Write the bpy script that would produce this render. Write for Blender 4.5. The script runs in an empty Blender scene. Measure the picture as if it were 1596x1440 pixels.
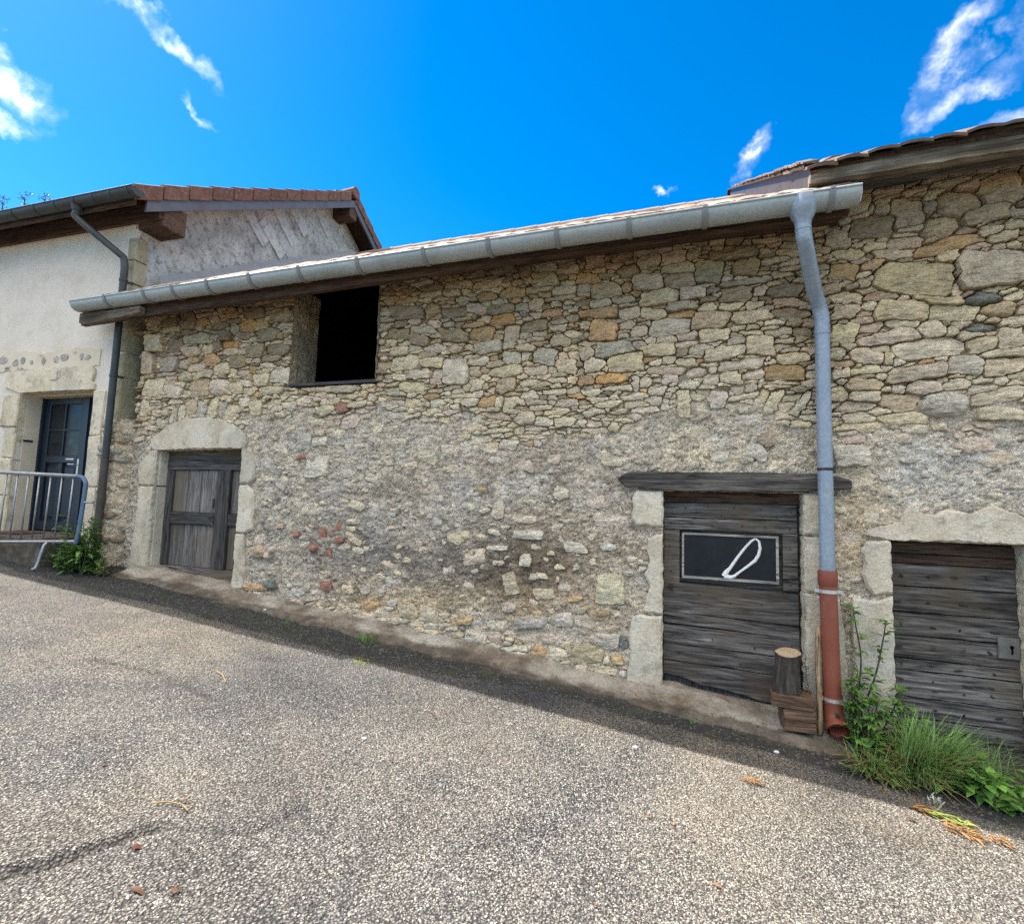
import bpy, bmesh, math, random
import numpy as np
from mathutils import Vector, Matrix

# ------------------------------------------------------------------ camera, world, sun, exposure
S = bpy.context.scene
COL = S.collection
rad = math.radians

def make_camera():
    phi, th, rho = rad(18.78), rad(5.04), rad(1.81)
    F = Vector((-math.sin(phi) * math.cos(th), math.cos(phi) * math.cos(th), math.sin(th)))
    r = Vector((math.cos(phi), math.sin(phi), 0))
    u = r.cross(F)
    R = r * math.cos(rho) + u * math.sin(rho)
    U = u * math.cos(rho) - r * math.sin(rho)
    cd = bpy.data.cameras.new('camera')
    cd.sensor_width = 36
    cd.lens = 36 * 800 / 1596
    cd.clip_start = 0.05
    cd.clip_end = 600
    co = bpy.data.objects.new('camera', cd)
    COL.objects.link(co)
    M = Matrix((R, U, -F)).transposed().to_4x4()
    M.translation = Vector((0, -4.3, 1.67))
    co.matrix_world = M
    S.camera = co
    return R, U, F
CR, CU, CF = make_camera()

SUN_TO = Vector((-.72, .062, 1.0)).normalized()        # towards the sun
SUN_STRENGTH = 4.3
SKY_STRENGTH = 0.15
EXPOSURE = 1.42
S.view_settings.view_transform = 'Standard'
S.view_settings.look = 'None'
S.view_settings.exposure = EXPOSURE
S.view_settings.gamma = 1
S.view_settings.use_curve_mapping = False
S.cycles.use_denoising = False
S.cycles.use_adaptive_sampling = False

def N(nt, t, **kw):
    n = nt.nodes.new(t)
    for k, v in kw.items():
        if k.startswith('i_'):
            n.inputs[k[2:].replace('_', ' ')].default_value = v
        else:
            setattr(n, k, v)
    return n

def make_world():
    w = bpy.data.worlds.new('World')
    S.world = w
    w.use_nodes = True
    nt = w.node_tree
    nt.nodes.clear()
    L = nt.links.new
    sky = N(nt, 'ShaderNodeTexSky')
    sky.sky_type = 'NISHITA'
    sky.sun_disc = False
    sky.sun_elevation = math.asin(SUN_TO.z)
    sky.sun_rotation = math.atan2(SUN_TO.x, SUN_TO.y)
    sky.altitude = 900
    sky.air_density = 1.0
    sky.dust_density = 0.3
    sky.ozone_density = 3.0
    hs = N(nt, 'ShaderNodeHueSaturation')
    hs.inputs['Saturation'].default_value = 1.44
    hs.inputs['Value'].default_value = 0.70
    L(sky.outputs[0], hs.inputs['Color'])
    tc = N(nt, 'ShaderNodeTexCoord')
    nz = N(nt, 'ShaderNodeTexNoise')
    nz.inputs['Scale'].default_value = 24
    nz.inputs['Detail'].default_value = 9
    nz.inputs['Roughness'].default_value = 0.62
    nz.inputs['Distortion'].default_value = 0.25
    L(tc.outputs['Generated'], nz.inputs['Vector'])
    f, cx, cy = 800.0, 798.0, 720.0
    # thin wind-torn clouds: centre, half length, half width, tilt of the long axis, amount
    specs = [((20, 92), 46, 22, -50, .68), ((20, 160), 30, 13, -35, .6), ((248, 42), 66, 12, -40, .5), ((312, 167), 26, 8, -45, .5),
             ((1500, 50), 70, 15, 70, .36), ((1470, 135), 40, 15, 40, .42), ((1588, 145), 44, 14, 40, .5), ((1592, 30), 50, 14, 60, .25),
             ((1163, 265), 34, 18, 55, .9), ((1046, 297), 14, 6, 0, .6)]
    fr = []
    for (p, a, b, t, k) in specs:
        d = (CF * f + CR * (p[0] - cx) - CU * (p[1] - cy)).normalized()
        ax = (CR - d * d.dot(CR)).normalized()
        ay = d.cross(ax) * -1
        if ay.dot(CU) < 0:
            ay = -ay
        c, s = math.cos(rad(t)), math.sin(rad(t))
        fr.append((d, ax * c + ay * s, ay * c - ax * s, a / f, b / f, k))
    nrm = N(nt, 'ShaderNodeVectorMath', operation='NORMALIZE')
    L(tc.outputs['Generated'], nrm.inputs[0])
    total = None
    def mth(op, a, b=None, c=None, clamp=False):
        n = N(nt, 'ShaderNodeMath', operation=op)
        n.use_clamp = clamp
        for i, v in enumerate((a, b, c)):
            if v is None:
                continue
            if isinstance(v, (int, float)):
                n.inputs[i].default_value = v
            else:
                L(v, n.inputs[i])
        return n.outputs[0]
    nw = N(nt, 'ShaderNodeTexNoise')
    nw.inputs['Scale'].default_value = 7
    nw.inputs['Detail'].default_value = 7
    nw.inputs['Roughness'].default_value = 0.6
    L(nrm.outputs[0], nw.inputs['Vector'])
    wa = N(nt, 'ShaderNodeVectorMath', operation='SUBTRACT')
    L(nw.outputs['Color'], wa.inputs[0]); wa.inputs[1].default_value = (.5, .5, .5)
    wb = N(nt, 'ShaderNodeVectorMath', operation='SCALE')
    L(wa.outputs[0], wb.inputs[0]); wb.inputs['Scale'].default_value = .20
    wc = N(nt, 'ShaderNodeVectorMath', operation='ADD')
    L(nrm.outputs[0], wc.inputs[0]); L(wb.outputs[0], wc.inputs[1])
    def dot(v):
        n = N(nt, 'ShaderNodeVectorMath', operation='DOT_PRODUCT')
        L(wc.outputs[0], n.inputs[0])
        n.inputs[1].default_value = v
        return n.outputs['Value']
    nzo = mth('POWER', mth('MULTIPLY_ADD', nz.outputs['Fac'], 4.0, -1.55, clamp=True), 1.4)
    for (d, ax, ay, a, b, k) in fr:
        u = mth('DIVIDE', dot(ax), a * 1.0)
        v = mth('DIVIDE', dot(ay), b * 1.0)
        r2 = mth('ADD', mth('MULTIPLY', u, u), mth('MULTIPLY', v, v))
        m = mth('MULTIPLY', mth('POWER', mth('MULTIPLY_ADD', mth('SQRT', r2), -1.0, 1.15, clamp=True), 1.3), mth('MULTIPLY_ADD', nzo, .75, .12))
        m = mth('MULTIPLY', m, mth('GREATER_THAN', dot(d), 0.3))
        m = mth('MULTIPLY', m, k, clamp=True)
        total = m if total is None else mth('MAXIMUM', total, m)
    # broken cloud added out of view, high behind the camera, as neutral fill light
    nb = N(nt, 'ShaderNodeTexNoise')
    nb.inputs['Scale'].default_value = 2.6
    nb.inputs['Detail'].default_value = 8
    nb.inputs['Roughness'].default_value = 0.58
    L(nrm.outputs[0], nb.inputs['Vector'])
    fld = mth('MULTIPLY_ADD', nb.outputs['Fac'], 5.5, -1.9, clamp=True)
    side = mth('MULTIPLY_ADD', dot(CF), -2.6, 1.45, clamp=True)
    sepz = N(nt, 'ShaderNodeSeparateXYZ')
    L(nrm.outputs[0], sepz.inputs[0])
    high = mth('MULTIPLY_ADD', sepz.outputs[2], 2.6, -.75, clamp=True)
    total = mth('MAXIMUM', total, mth('MULTIPLY', mth('MULTIPLY', fld, high), side))
    mix = N(nt, 'ShaderNodeMixRGB')
    L(total, mix.inputs['Fac'])
    L(hs.outputs[0], mix.inputs['Color1'])
    mix.inputs['Color2'].default_value = (9.4, 8.85, 8.2, 1)
    bg = N(nt, 'ShaderNodeBackground')
    bg.inputs['Strength'].default_value = SKY_STRENGTH
    L(mix.outputs[0], bg.inputs['Color'])
    out = N(nt, 'ShaderNodeOutputWorld')
    L(bg.outputs[0], out.inputs['Surface'])
make_world()

sd = bpy.data.lights.new('sun', 'SUN')
sd.energy = SUN_STRENGTH
sd.angle = rad(0.5)
sd.color = (1.0, 0.955, 0.885)
so = bpy.data.objects.new('sun', sd)
so.rotation_euler = SUN_TO.to_track_quat('Z', 'Y').to_euler()
so.location = SUN_TO * 30
COL.objects.link(so)

# ------------------------------------------------------------------ helpers
rng = np.random.default_rng(11)
rnd = random.Random(7)

def _hash(ix, iy, seed):
    n = (ix.astype(np.int64) * 374761393 + iy.astype(np.int64) * 668265263 + seed * 974634777) & 0x7fffffff
    n = ((n ^ (n >> 13)) * 1274126177) & 0x7fffffff
    n = n ^ (n >> 16)
    return (n & 0xffff) / 65535.0

def vnoise(x, y, seed=0):
    x = np.asarray(x, float); y = np.asarray(y, float)
    ix = np.floor(x); iy = np.floor(y)
    fx = x - ix; fy = y - iy
    fx = fx * fx * (3 - 2 * fx); fy = fy * fy * (3 - 2 * fy)
    a = _hash(ix, iy, seed); b = _hash(ix + 1, iy, seed); c = _hash(ix, iy + 1, seed); d = _hash(ix + 1, iy + 1, seed)
    return (a * (1 - fx) + b * fx) * (1 - fy) + (c * (1 - fx) + d * fx) * fy

def fbm(x, y, seed=0, octv=4, gain=.5):
    s = 0; a = 1; t = 0
    x = np.asarray(x, float); y = np.asarray(y, float)
    for i in range(octv):
        s = s + a * vnoise(x * 2 ** i + i * 17.3, y * 2 ** i - i * 9.1, seed + i)
        t += a
        a *= gain
    return s / t            # 0..1

def root(name, label, cat, loc=(0, 0, 0), rotz=0, group=None):
    o = bpy.data.objects.new(name, None)
    o.empty_display_size = .1
    o.location = loc
    o.rotation_euler = (0, 0, rotz)
    o['label'] = label
    o['category'] = cat
    if group:
        o['group'] = group
    COL.objects.link(o)
    return o

def org_of(o):
    v = Vector((0, 0, 0))
    while o is not None:
        v += Vector(o.location)
        o = o.parent
    return v

class MB:
    """collects shapes of one mesh"""
    def __init__(self):
        self.v = []; self.f = []; self.c = []
    def add(self, vs, fs, col=None):
        b = len(self.v)
        self.v.extend([tuple(p) for p in vs])
        self.f.extend([tuple(i + b for i in q) for q in fs])
        self.c.extend([col or (1, 1, 1)] * len(vs))
        return self
    def box(self, x0, x1, y0, y1, z0, z1, col=None, bev=0.0, M=None):
        if bev:
            b = min(bev, (x1 - x0) * .45, (y1 - y0) * .45, (z1 - z0) * .45)
            bm = bmesh.new()
            bmesh.ops.create_cube(bm, size=1)
            for q in bm.verts:
                q.co = Vector(((x0 + x1) / 2 + q.co.x * (x1 - x0), (y0 + y1) / 2 + q.co.y * (y1 - y0), (z0 + z1) / 2 + q.co.z * (z1 - z0)))
            bmesh.ops.bevel(bm, geom=bm.edges[:], offset=b, segments=1, affect='EDGES')
            vs = [q.co.copy() for q in bm.verts]
            bm.verts.index_update()
            fs = [[q.index for q in fc.verts] for fc in bm.faces]
            bm.free()
        else:
            vs = [Vector(p) for p in ((x0, y0, z0), (x1, y0, z0), (x1, y1, z0), (x0, y1, z0), (x0, y0, z1), (x1, y0, z1), (x1, y1, z1), (x0, y1, z1))]
            fs = [(0, 3, 2, 1), (4, 5, 6, 7), (0, 1, 5, 4), (1, 2, 6, 5), (2, 3, 7, 6), (3, 0, 4, 7)]
        if M is not None:
            vs = [M @ Vector(p) for p in vs]
        return self.add(vs, fs, col)
    def tube(self, pts, r, n=12, cap=True, col=None):
        pts = [Vector(p) for p in pts]
        rs = r if isinstance(r, (list, tuple)) else [r] * len(pts)
        vs = []; fs = []
        prev = None
        for i, p in enumerate(pts):
            t = (pts[min(i + 1, len(pts) - 1)] - pts[max(i - 1, 0)]).normalized()
            if prev is None:
                a = t.orthogonal().normalized()
            else:
                a = (prev - t * prev.dot(t)).normalized()
            prev = a
            b = t.cross(a)
            for k in range(n):
                w = 2 * math.pi * k / n
                vs.append(p + (a * math.cos(w) + b * math.sin(w)) * rs[i])
        for i in range(len(pts) - 1):
            for k in range(n):
                k2 = (k + 1) % n
                fs.append((i * n + k, i * n + k2, (i + 1) * n + k2, (i + 1) * n + k))
        if cap:
            fs.append(tuple(range(n))[::-1])
            fs.append(tuple((len(pts) - 1) * n + k for k in range(n)))
        return self.add(vs, fs, col)
    def prism(self, poly, y0, y1, col=None, chamf=0.0):
        """outline in X,Z (counter-clockwise seen from the street), front at y0, back at y1"""
        n = len(poly)
        cx = sum(p[0] for p in poly) / n; cz = sum(p[1] for p in poly) / n
        def ring(k, y):
            out = []
            for (x, z) in poly:
                d = math.hypot(x - cx, z - cz) or 1
                out.append((x - (x - cx) / d * k, y, z - (z - cz) / d * k))
            return out
        vs = ring(chamf, y0)
        fs = [tuple(range(n))]
        if chamf:
            vs += ring(0, y0 + chamf)
        vs += ring(0, y1)
        R = len(vs) // n
        for i in range(R - 1):
            for k in range(n):
                k2 = (k + 1) % n
                fs.append((i * n + k, (i + 1) * n + k, (i + 1) * n + k2, i * n + k2))
        fs.append(tuple((R - 1) * n + k for k in range(n))[::-1])
        return self.add(vs, fs, col)
    def put(self, name, mat, parent=None, smooth=False, kind=None, label=None, cat=None, group=None, autosmooth=None):
        me = bpy.data.meshes.new(name)
        off = org_of(parent) if parent is not None else Vector((0, 0, 0))
        me.from_pydata([(p[0] - off.x, p[1] - off.y, p[2] - off.z) for p in self.v], [], self.f)
        if True:
            at = me.color_attributes.new('Col', 'FLOAT_COLOR', 'POINT')
            at.data.foreach_set('color', np.array([(c[0], c[1], c[2], 1) for c in self.c], np.float32).ravel())
        me.update()
        if smooth:
            me.polygons.foreach_set('use_smooth', [True] * len(me.polygons))
            if autosmooth:
                me.set_sharp_from_angle(angle=rad(autosmooth))
        me.materials.append(mat)
        o = bpy.data.objects.new(name, me)
        COL.objects.link(o)
        if parent is not None:
            o.parent = parent
        if kind:
            o['kind'] = kind
        if label:
            o['label'] = label
        if cat:
            o['category'] = cat
        if group:
            o['group'] = group
        return o

def np_mesh(name, V, F, mat, parent=None, cols=None, smooth=True, kind=None):
    """fast mesh from arrays; F is (n,4) or (n,3)"""
    me = bpy.data.meshes.new(name)
    off = org_of(parent) if parent is not None else Vector((0, 0, 0))
    V = np.asarray(V, np.float32) - np.array(off, np.float32)
    F = np.asarray(F, np.int32)
    k = F.shape[1]
    me.vertices.add(len(V)); me.vertices.foreach_set('co', V.ravel())
    me.loops.add(F.size); me.loops.foreach_set('vertex_index', F.ravel())
    me.polygons.add(len(F))
    me.polygons.foreach_set('loop_start', np.arange(len(F), dtype=np.int32) * k)
    me.polygons.foreach_set('loop_total', np.full(len(F), k, np.int32))
    me.update(calc_edges=True)
    me.validate()
    if cols is not None:
        at = me.color_attributes.new('Col', 'FLOAT_COLOR', 'POINT')
        c4 = np.ones((len(V), 4), np.float32); c4[:, :3] = cols
        at.data.foreach_set('color', c4.ravel())
    if smooth:
        me.polygons.foreach_set('use_smooth', np.ones(len(F), bool))
    me.materials.append(mat)
    o = bpy.data.objects.new(name, me)
    COL.objects.link(o)
    if parent is not None:
        o.parent = parent
    if kind:
        o['kind'] = kind
    return o

def copy_to(o, loc, parent=None, rot=None):
    c = o.copy()
    COL.objects.link(c)
    c.parent = parent if parent is not None else o.parent
    c.location = loc
    if rot is not None:
        c.rotation_euler = rot
    return c

# ------------------------------------------------------------------ materials
class Mat:
    def __init__(self, name, rough=.8, spec=.3, metal=0):
        self.m = bpy.data.materials.new(name)
        self.m.use_nodes = True
        self.nt = self.m.node_tree
        self.b = self.nt.nodes['Principled BSDF']
        self.b.inputs['Roughness'].default_value = rough
        self.b.inputs['Specular IOR Level'].default_value = spec
        self.b.inputs['Metallic'].default_value = metal
        tc = N(self.nt, 'ShaderNodeTexCoord')
        self.co = tc.outputs['Object']
        self.col = None
        self.h = None
    def L(self, a, b):
        self.nt.links.new(a, b)
    def vec(self, sx, sy, sz, src=None):
        n = N(self.nt, 'ShaderNodeMapping')
        n.inputs['Scale'].default_value = (sx, sy, sz)
        self.L(src or self.co, n.inputs['Vector'])
        return n.outputs[0]
    def noise(self, scale, detail=5, rough=.6, vec=None, dist=0):
        n = N(self.nt, 'ShaderNodeTexNoise')
        n.inputs['Scale'].default_value = scale
        n.inputs['Detail'].default_value = detail
        n.inputs['Roughness'].default_value = rough
        n.inputs['Distortion'].default_value = dist
        self.L(vec or self.co, n.inputs['Vector'])
        return n.outputs['Fac']
    def voro(self, scale, feature='F1', out='Distance', vec=None, rnd_=1):
        n = N(self.nt, 'ShaderNodeTexVoronoi', feature=feature)
        n.inputs['Scale'].default_value = scale
        if 'Randomness' in n.inputs:
            n.inputs['Randomness'].default_value = rnd_
        self.L(vec or self.co, n.inputs['Vector'])
        return n.outputs[out]
    def ramp(self, fac, stops):
        n = N(self.nt, 'ShaderNodeValToRGB')
        e = n.color_ramp.elements
        e[0].position, e[0].color = stops[0][0], (*self.c3(stops[0][1]), 1)
        e[1].position, e[1].color = stops[1][0], (*self.c3(stops[1][1]), 1)
        for p, c in stops[2:]:
            q = e.new(p); q.color = (*self.c3(c), 1)
        self.L(fac, n.inputs['Fac'])
        return n.outputs['Color']
    @staticmethod
    def c3(c):
        return (c, c, c) if isinstance(c, (int, float)) else c
    def mix(self, fac, a, b, mode='MIX'):
        n = N(self.nt, 'ShaderNodeMixRGB', blend_type=mode)
        for s, v in ((n.inputs['Fac'], fac), (n.inputs['Color1'], a), (n.inputs['Color2'], b)):
            if isinstance(v, (int, float)):
                s.default_value = v if s.name == 'Fac' else (v, v, v, 1)
            elif isinstance(v, tuple):
                s.default_value = (*v, 1)
            else:
                self.L(v, s)
        return n.outputs[0]
    def math(self, op, a, b=0.0, clamp=False):
        n = N(self.nt, 'ShaderNodeMath', operation=op)
        n.use_clamp = clamp
        for i, v in enumerate((a, b)):
            if isinstance(v, (int, float)):
                n.inputs[i].default_value = v
            else:
                self.L(v, n.inputs[i])
        return n.outputs[0]
    def attr(self, name='Col'):
        n = N(self.nt, 'ShaderNodeAttribute', attribute_name=name)
        return n.outputs['Color']
    def rand(self):
        n = N(self.nt, 'ShaderNodeObjectInfo')
        return n.outputs['Random']
    def color(self, c):
        if isinstance(c, tuple):
            self.b.inputs['Base Color'].default_value = (*c, 1)
        else:
            self.L(c, self.b.inputs['Base Color'])
        return self
    def bump(self, h, strength=.5, dist=.01):
        n = N(self.nt, 'ShaderNodeBump')
        n.inputs['Strength'].default_value = strength
        n.inputs['Distance'].default_value = dist
        self.L(h, n.inputs['Height'])
        if self.b.inputs['Normal'].links:
            self.L(self.b.inputs['Normal'].links[0].from_socket, n.inputs['Normal'])
        self.L(n.outputs[0], self.b.inputs['Normal'])
        return self
    def roughness(self, sock):
        self.L(sock, self.b.inputs['Roughness'])
        return self

MATS = {}
def mats():
    M = MATS
    # rubble stone: colour comes with each stone, grain and lichen on top
    m = Mat('stone', .9, .15)
    base = m.attr()
    n1 = m.noise(14, 6, .65)
    n2 = m.noise(70, 4, .7)
    n3 = m.noise(5, 4, .6)
    c = m.mix(1, base, m.ramp(n1, [(.28, (.64, .62, .59)), (.7, (1.25, 1.23, 1.19))]), 'MULTIPLY')
    c = m.mix(m.math('MULTIPLY', m.ramp(n3, [(.45, 0), (.68, 1)]), .4), c, (.33, .31, .27))
    c = m.mix(1, c, m.ramp(n2, [(.3, .7), (.65, 1.12)]), 'MULTIPLY')
    v = m.vec(3, 3, 14)
    n4 = m.noise(4, 5, .6, v, .8)
    c = m.mix(1, c, m.ramp(n4, [(.36, .55), (.45, 1.03)]), 'MULTIPLY')
    m.color(c)
    m.bump(m.noise(120, 4, .7), .6, .006).bump(m.noise(24, 6, .68), 1.0, .026).bump(n4, .8, .022)
    M['stone'] = m.m
    # lime mortar / roughcast
    m = Mat('mortar', .95, .1)
    n1 = m.noise(1.1, 5, .6); n2 = m.noise(9, 6, .7); n3 = m.noise(60, 4, .75)
    c = m.ramp(n1, [(.30, (.50, .42, .325)), (.45, (.75, .64, .49)), (.60, (.81, .71, .56)), (.75, (.71, .63, .51))])
    dv = N(m.nt, 'ShaderNodeMixRGB', blend_type='LINEAR_LIGHT'); dv.inputs[0].default_value = .10
    nc = N(m.nt, 'ShaderNodeTexNoise'); nc.inputs['Scale'].default_value = 9; nc.inputs['Detail'].default_value = 4; m.L(m.co, nc.inputs['Vector'])
    m.L(m.vec(1, 1, 1.5), dv.inputs[1]); m.L(nc.outputs['Color'], dv.inputs[2])
    lump = m.voro(13, 'F1', 'Distance', dv.outputs[0]); lumpc = m.voro(13, 'F1', 'Color', dv.outputs[0])
    c = m.mix(1, c, m.ramp(lumpc, [(.15, (.90, .89, .88)), (.5, (1, 1, 1)), (.85, (1.08, 1.06, 1.02))]), 'MULTIPLY')
    c = m.mix(1, c, m.ramp(lump, [(.35, 1.03), (.75, .86)]), 'MULTIPLY')
    c = m.mix(m.ramp(m.noise(2.1, 6, .66, None, .5), [(.54, 0), (.62, .55)]), c, (.80, .74, .64))
    c = m.mix(m.ramp(m.noise(2.6, 6, .66, m.vec(1.3, 1, .8), .5), [(.55, 0), (.64, .5)]), c, (.40, .36, .31))
    c = m.mix(1, c, m.attr(), 'MULTIPLY')
    c = m.mix(1, c, m.ramp(n2, [(.3, .80), (.5, 1.0), (.72, 1.14)]), 'MULTIPLY')
    c = m.mix(1, c, m.ramp(n3, [(.3, .62), (.66, 1.24)]), 'MULTIPLY')
    crk = m.math('ABSOLUTE', m.math('SUBTRACT', m.noise(17, 4, .6, m.vec(1, 1, 1.9), 1.6), .5))
    crm = m.ramp(m.noise(3.3, 4, .6), [(.42, .15), (.6, 1)])
    c = m.mix(m.math('MULTIPLY', m.ramp(crk, [(.004, 1), (.028, 0)]), m.math('MULTIPLY', crm, .58)), c, (.13, .11, .085))
    pit = m.noise(15, 6, .66, m.vec(1, 1, 2.3), .9)
    c = m.mix(1, c, m.ramp(pit, [(.31, .50), (.38, 1.0)]), 'MULTIPLY')
    peb = m.voro(38, 'F1', 'Color'); pd = m.voro(38, 'F1', 'Distance')
    sel = m.math('MULTIPLY', m.ramp(peb, [(.74, 0), (.82, 1)]), m.ramp(pd, [(.28, 1), (.42, 0)]))
    c = m.mix(m.math('MULTIPLY', sel, .6), c, m.mix(m.noise(7, 2), (.56, .51, .42), (.40, .28, .18)))
    m.color(c)
    m.bump(m.noise(150, 3, .7), .6, .006).bump(m.noise(34, 6, .7), .9, .022).bump(m.math('SUBTRACT', 1.0, lump), .5, .03).bump(m.ramp(pit, [(.31, 0), (.42, 1)]), .9, .02).bump(m.ramp(crk, [(.0, 0), (.05, 1)]), .6, .014)
    M['mortar'] = m.m
    # dressed limestone of lintels and jambs
    m = Mat('limestone', .85, .2)
    n1 = m.noise(4, 5, .6); n2 = m.noise(90, 4, .75); n3 = m.noise(1.7, 3)
    c = m.ramp(n1, [(.3, (.55, .46, .33)), (.5, (.66, .58, .44)), (.7, (.70, .64, .52))])
    c = m.mix(m.ramp(n3, [(.5, 0), (.62, .6)]), c, (.47, .44, .36))
    c = m.mix(m.ramp(m.noise(9, 7, .78), [(.52, 0), (.66, .75)]), c, (.30, .27, .21))
    c = m.mix(m.ramp(m.noise(4, 5, .7, m.vec(2.2, 2.2, .5)), [(.55, 0), (.7, .5)]), c, (.36, .33, .27))
    c = m.mix(1, c, m.ramp(n2, [(.3, .72), (.6, 1.1)]), 'MULTIPLY')
    c = m.mix(1, c, m.attr(), 'MULTIPLY')
    m.color(c)
    m.bump(m.noise(110, 4, .7), .8, .007).bump(m.noise(26, 4, .65), .8, .016)
    M['limestone'] = m.m
    # house plaster
    m = Mat('plaster', .92, .15)
    n1 = m.noise(2.2, 5, .6); n3 = m.noise(.8, 3)
    c = m.ramp(n1, [(.3, (.62, .545, .445)), (.55, (.71, .64, .545)), (.75, (.65, .57, .46))])
    c = m.mix(m.ramp(m.noise(5, 6, .7), [(.55, 0), (.7, .35)]), c, (.44, .39, .31))
    m.color(c)
    m.bump(m.noise(110, 3, .6), .9, .008).bump(m.noise(25, 3, .6), .4, .01)
    M['plaster'] = m.m
    m = Mat('smooth_render', .9, .15)
    m.color(m.ramp(m.noise(3, 5, .6), [(.3, (.56, .47, .34)), (.7, (.66, .58, .45))]))
    m.bump(m.noise(40, 4, .6), .3, .004)
    M['render'] = m.m
    # grey gable render and slates
    m = Mat('grey_render', .95, .1)
    n1 = m.noise(2.5, 6, .65)
    c = m.ramp(n1, [(.25, (.15, .14, .12)), (.40, (.36, .345, .315)), (.56, (.52, .50, .465)), (.75, (.62, .60, .565))])
    c = m.mix(m.ramp(m.noise(13, 6, .7), [(.5, 0), (.66, .8)]), c, (.12, .115, .09))
    m.color(c)
    m.bump(m.noise(60, 4, .7), .7, .008)
    M['grey_render'] = m.m
    m = Mat('slate', .8, .25)
    n1 = m.noise(6, 6, .65)
    c = m.ramp(n1, [(.3, (.44, .425, .405)), (.6, (.58, .565, .54))])
    c = m.mix(1, c, m.attr(), 'MULTIPLY')
    c = m.mix(m.ramp(m.noise(12, 7, .8), [(.48, 0), (.64, .8)]), c, (.17, .15, .11))
    m.color(c)
    m.bump(m.noise(60, 4, .7), .4, .004)
    M['slate'] = m.m
    # zinc (galvanised gutter), dark coated pipe, orange plastic
    m = Mat('zinc', .45, .5, .2)
    n1 = m.noise(3, 5, .6, m.vec(.6, 2, 2)); n2 = m.noise(45, 3, .6)
    c = m.ramp(n1, [(.3, (.30, .335, .325)), (.7, (.42, .45, .44))])
    c = m.mix(1, c, m.ramp(n2, [(.3, .88), (.7, 1.08)]), 'MULTIPLY')
    c = m.mix(m.ramp(m.noise(5, 6, .7, m.vec(1, 1, .25)), [(.56, 0), (.7, .45)]), c, (.24, .24, .20))
    m.color(c).roughness(m.ramp(n1, [(.3, .36), (.7, .55)]))
    m.bump(m.noise(4, 2), .15, .01)
    M['zinc'] = m.m
    m = Mat('zinc_pipe', .45, .5, .15)
    n1 = m.noise(5, 4, .6, m.vec(1, 1, .4))
    c = m.ramp(n1, [(.3, (.19, .235, .285)), (.7, (.27, .32, .37))])
    c = m.mix(m.ramp(m.voro(60, 'F1', 'Color'), [(.3, 0), (.9, .18)]), c, (.56, .62, .66))
    m.color(c)
    M['zinc_pipe'] = m.m
    m = Mat('dark_zinc', .5, .4, .05)
    c = m.ramp(m.noise(6, 5, .6), [(.3, (.028, .032, .032)), (.7, (.05, .056, .056))])
    m.color(c)
    M['dark_zinc'] = m.m
    m = Mat('grey_zinc', .5, .4, .05)
    m.color(m.ramp(m.noise(6, 5, .6), [(.3, (.19, .195, .20)), (.7, (.27, .275, .28))]))
    M['grey_zinc'] = m.m
    m = Mat('slate_zinc', .5, .4, .05)
    m.color(m.ramp(m.noise(6, 5, .6), [(.3, (.075, .078, .092)), (.7, (.11, .115, .13))]))
    M['slate_zinc'] = m.m
    m = Mat('brown_pipe', .5, .4, .1)
    m.color(m.ramp(m.noise(6, 5, .6), [(.3, (.045, .036, .03)), (.7, (.08, .065, .055))]))
    M['brown_pipe'] = m.m
    m = Mat('orange_plastic', .45, .4)
    c = m.ramp(m.noise(5, 5, .6), [(.3, (.19, .050, .028)), (.7, (.25, .072, .042))])
    c = m.mix(m.ramp(m.noise(9, 5, .7, m.vec(1, 1, .3)), [(.55, 0), (.75, .4)]), c, (.33, .20, .14))
    m.color(c)
    M['pvc'] = m.m
    m = Mat('clamp_steel', .4, .5, .6)
    m.color((.55, .54, .52))
    M['clamp'] = m.m
    m = Mat('galvanised', .4, .5, .6)
    m.color(m.ramp(m.noise(20, 3), [(.3, (.24, .25, .26)), (.7, (.34, .35, .36))]))
    M['galv'] = m.m
    m = Mat('blue_paint', .45, .4)
    m.color(m.ramp(m.noise(20, 3), [(.35, (.07, .12, .19)), (.7, (.11, .17, .25))]))
    M['blue'] = m.m
    # weathered wood; grain along x or z
    def wood(name, cols, axis='x', bumpd=.006, brown=None, sc=1):
        m = Mat(name, .8, .2)
        s = {'x': (1.6, 22, 26), 'z': (26, 22, 1.6), 'y': (26, 1.6, 22)}[axis]
        v = m.vec(*[q * sc for q in s])
        n1 = m.noise(1.0, 8, .66, v, 1.1)
        n2 = m.noise(3.1, 5, .65, v, .5)
        n3 = m.noise(1.6, 4, .6)
        c = m.ramp(n1, [(.30, cols[0]), (.46, cols[1]), (.62, cols[2]), (.78, cols[3])])
        c = m.mix(1, c, m.ramp(n2, [(.36, .26), (.5, 1.0), (.7, 1.3)]), 'MULTIPLY')
        if brown:
            c = m.mix(m.ramp(n3, [(.45, 0), (.62, .75)]), c, brown)
        c = m.mix(1, c, m.ramp(m.rand(), [(0, .8), (1, 1.18)]), 'MULTIPLY')
        m.color(c)
        m.bump(n2, .7, bumpd).bump(n1, .9, bumpd * 1.5)
        M[name] = m.m
    wood('grey_wood', [(.014, .012, .011), (.082, .075, .068), (.19, .175, .158), (.46, .43, .385)], 'x', brown=(.12, .09, .06))
    wood('grey_wood_v', [(.06, .055, .05), (.125, .116, .105), (.19, .178, .162), (.30, .28, .25)], 'z', .004, brown=(.13, .105, .075))
    wood('dark_wood_v', [(.028, .025, .024), (.058, .053, .050), (.095, .088, .084), (.15, .14, .13)], 'z', .003)
    wood('dark_wood', [(.03, .027, .026), (.062, .057, .056), (.10, .093, .09), (.17, .155, .145)], 'x', .003)
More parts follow.
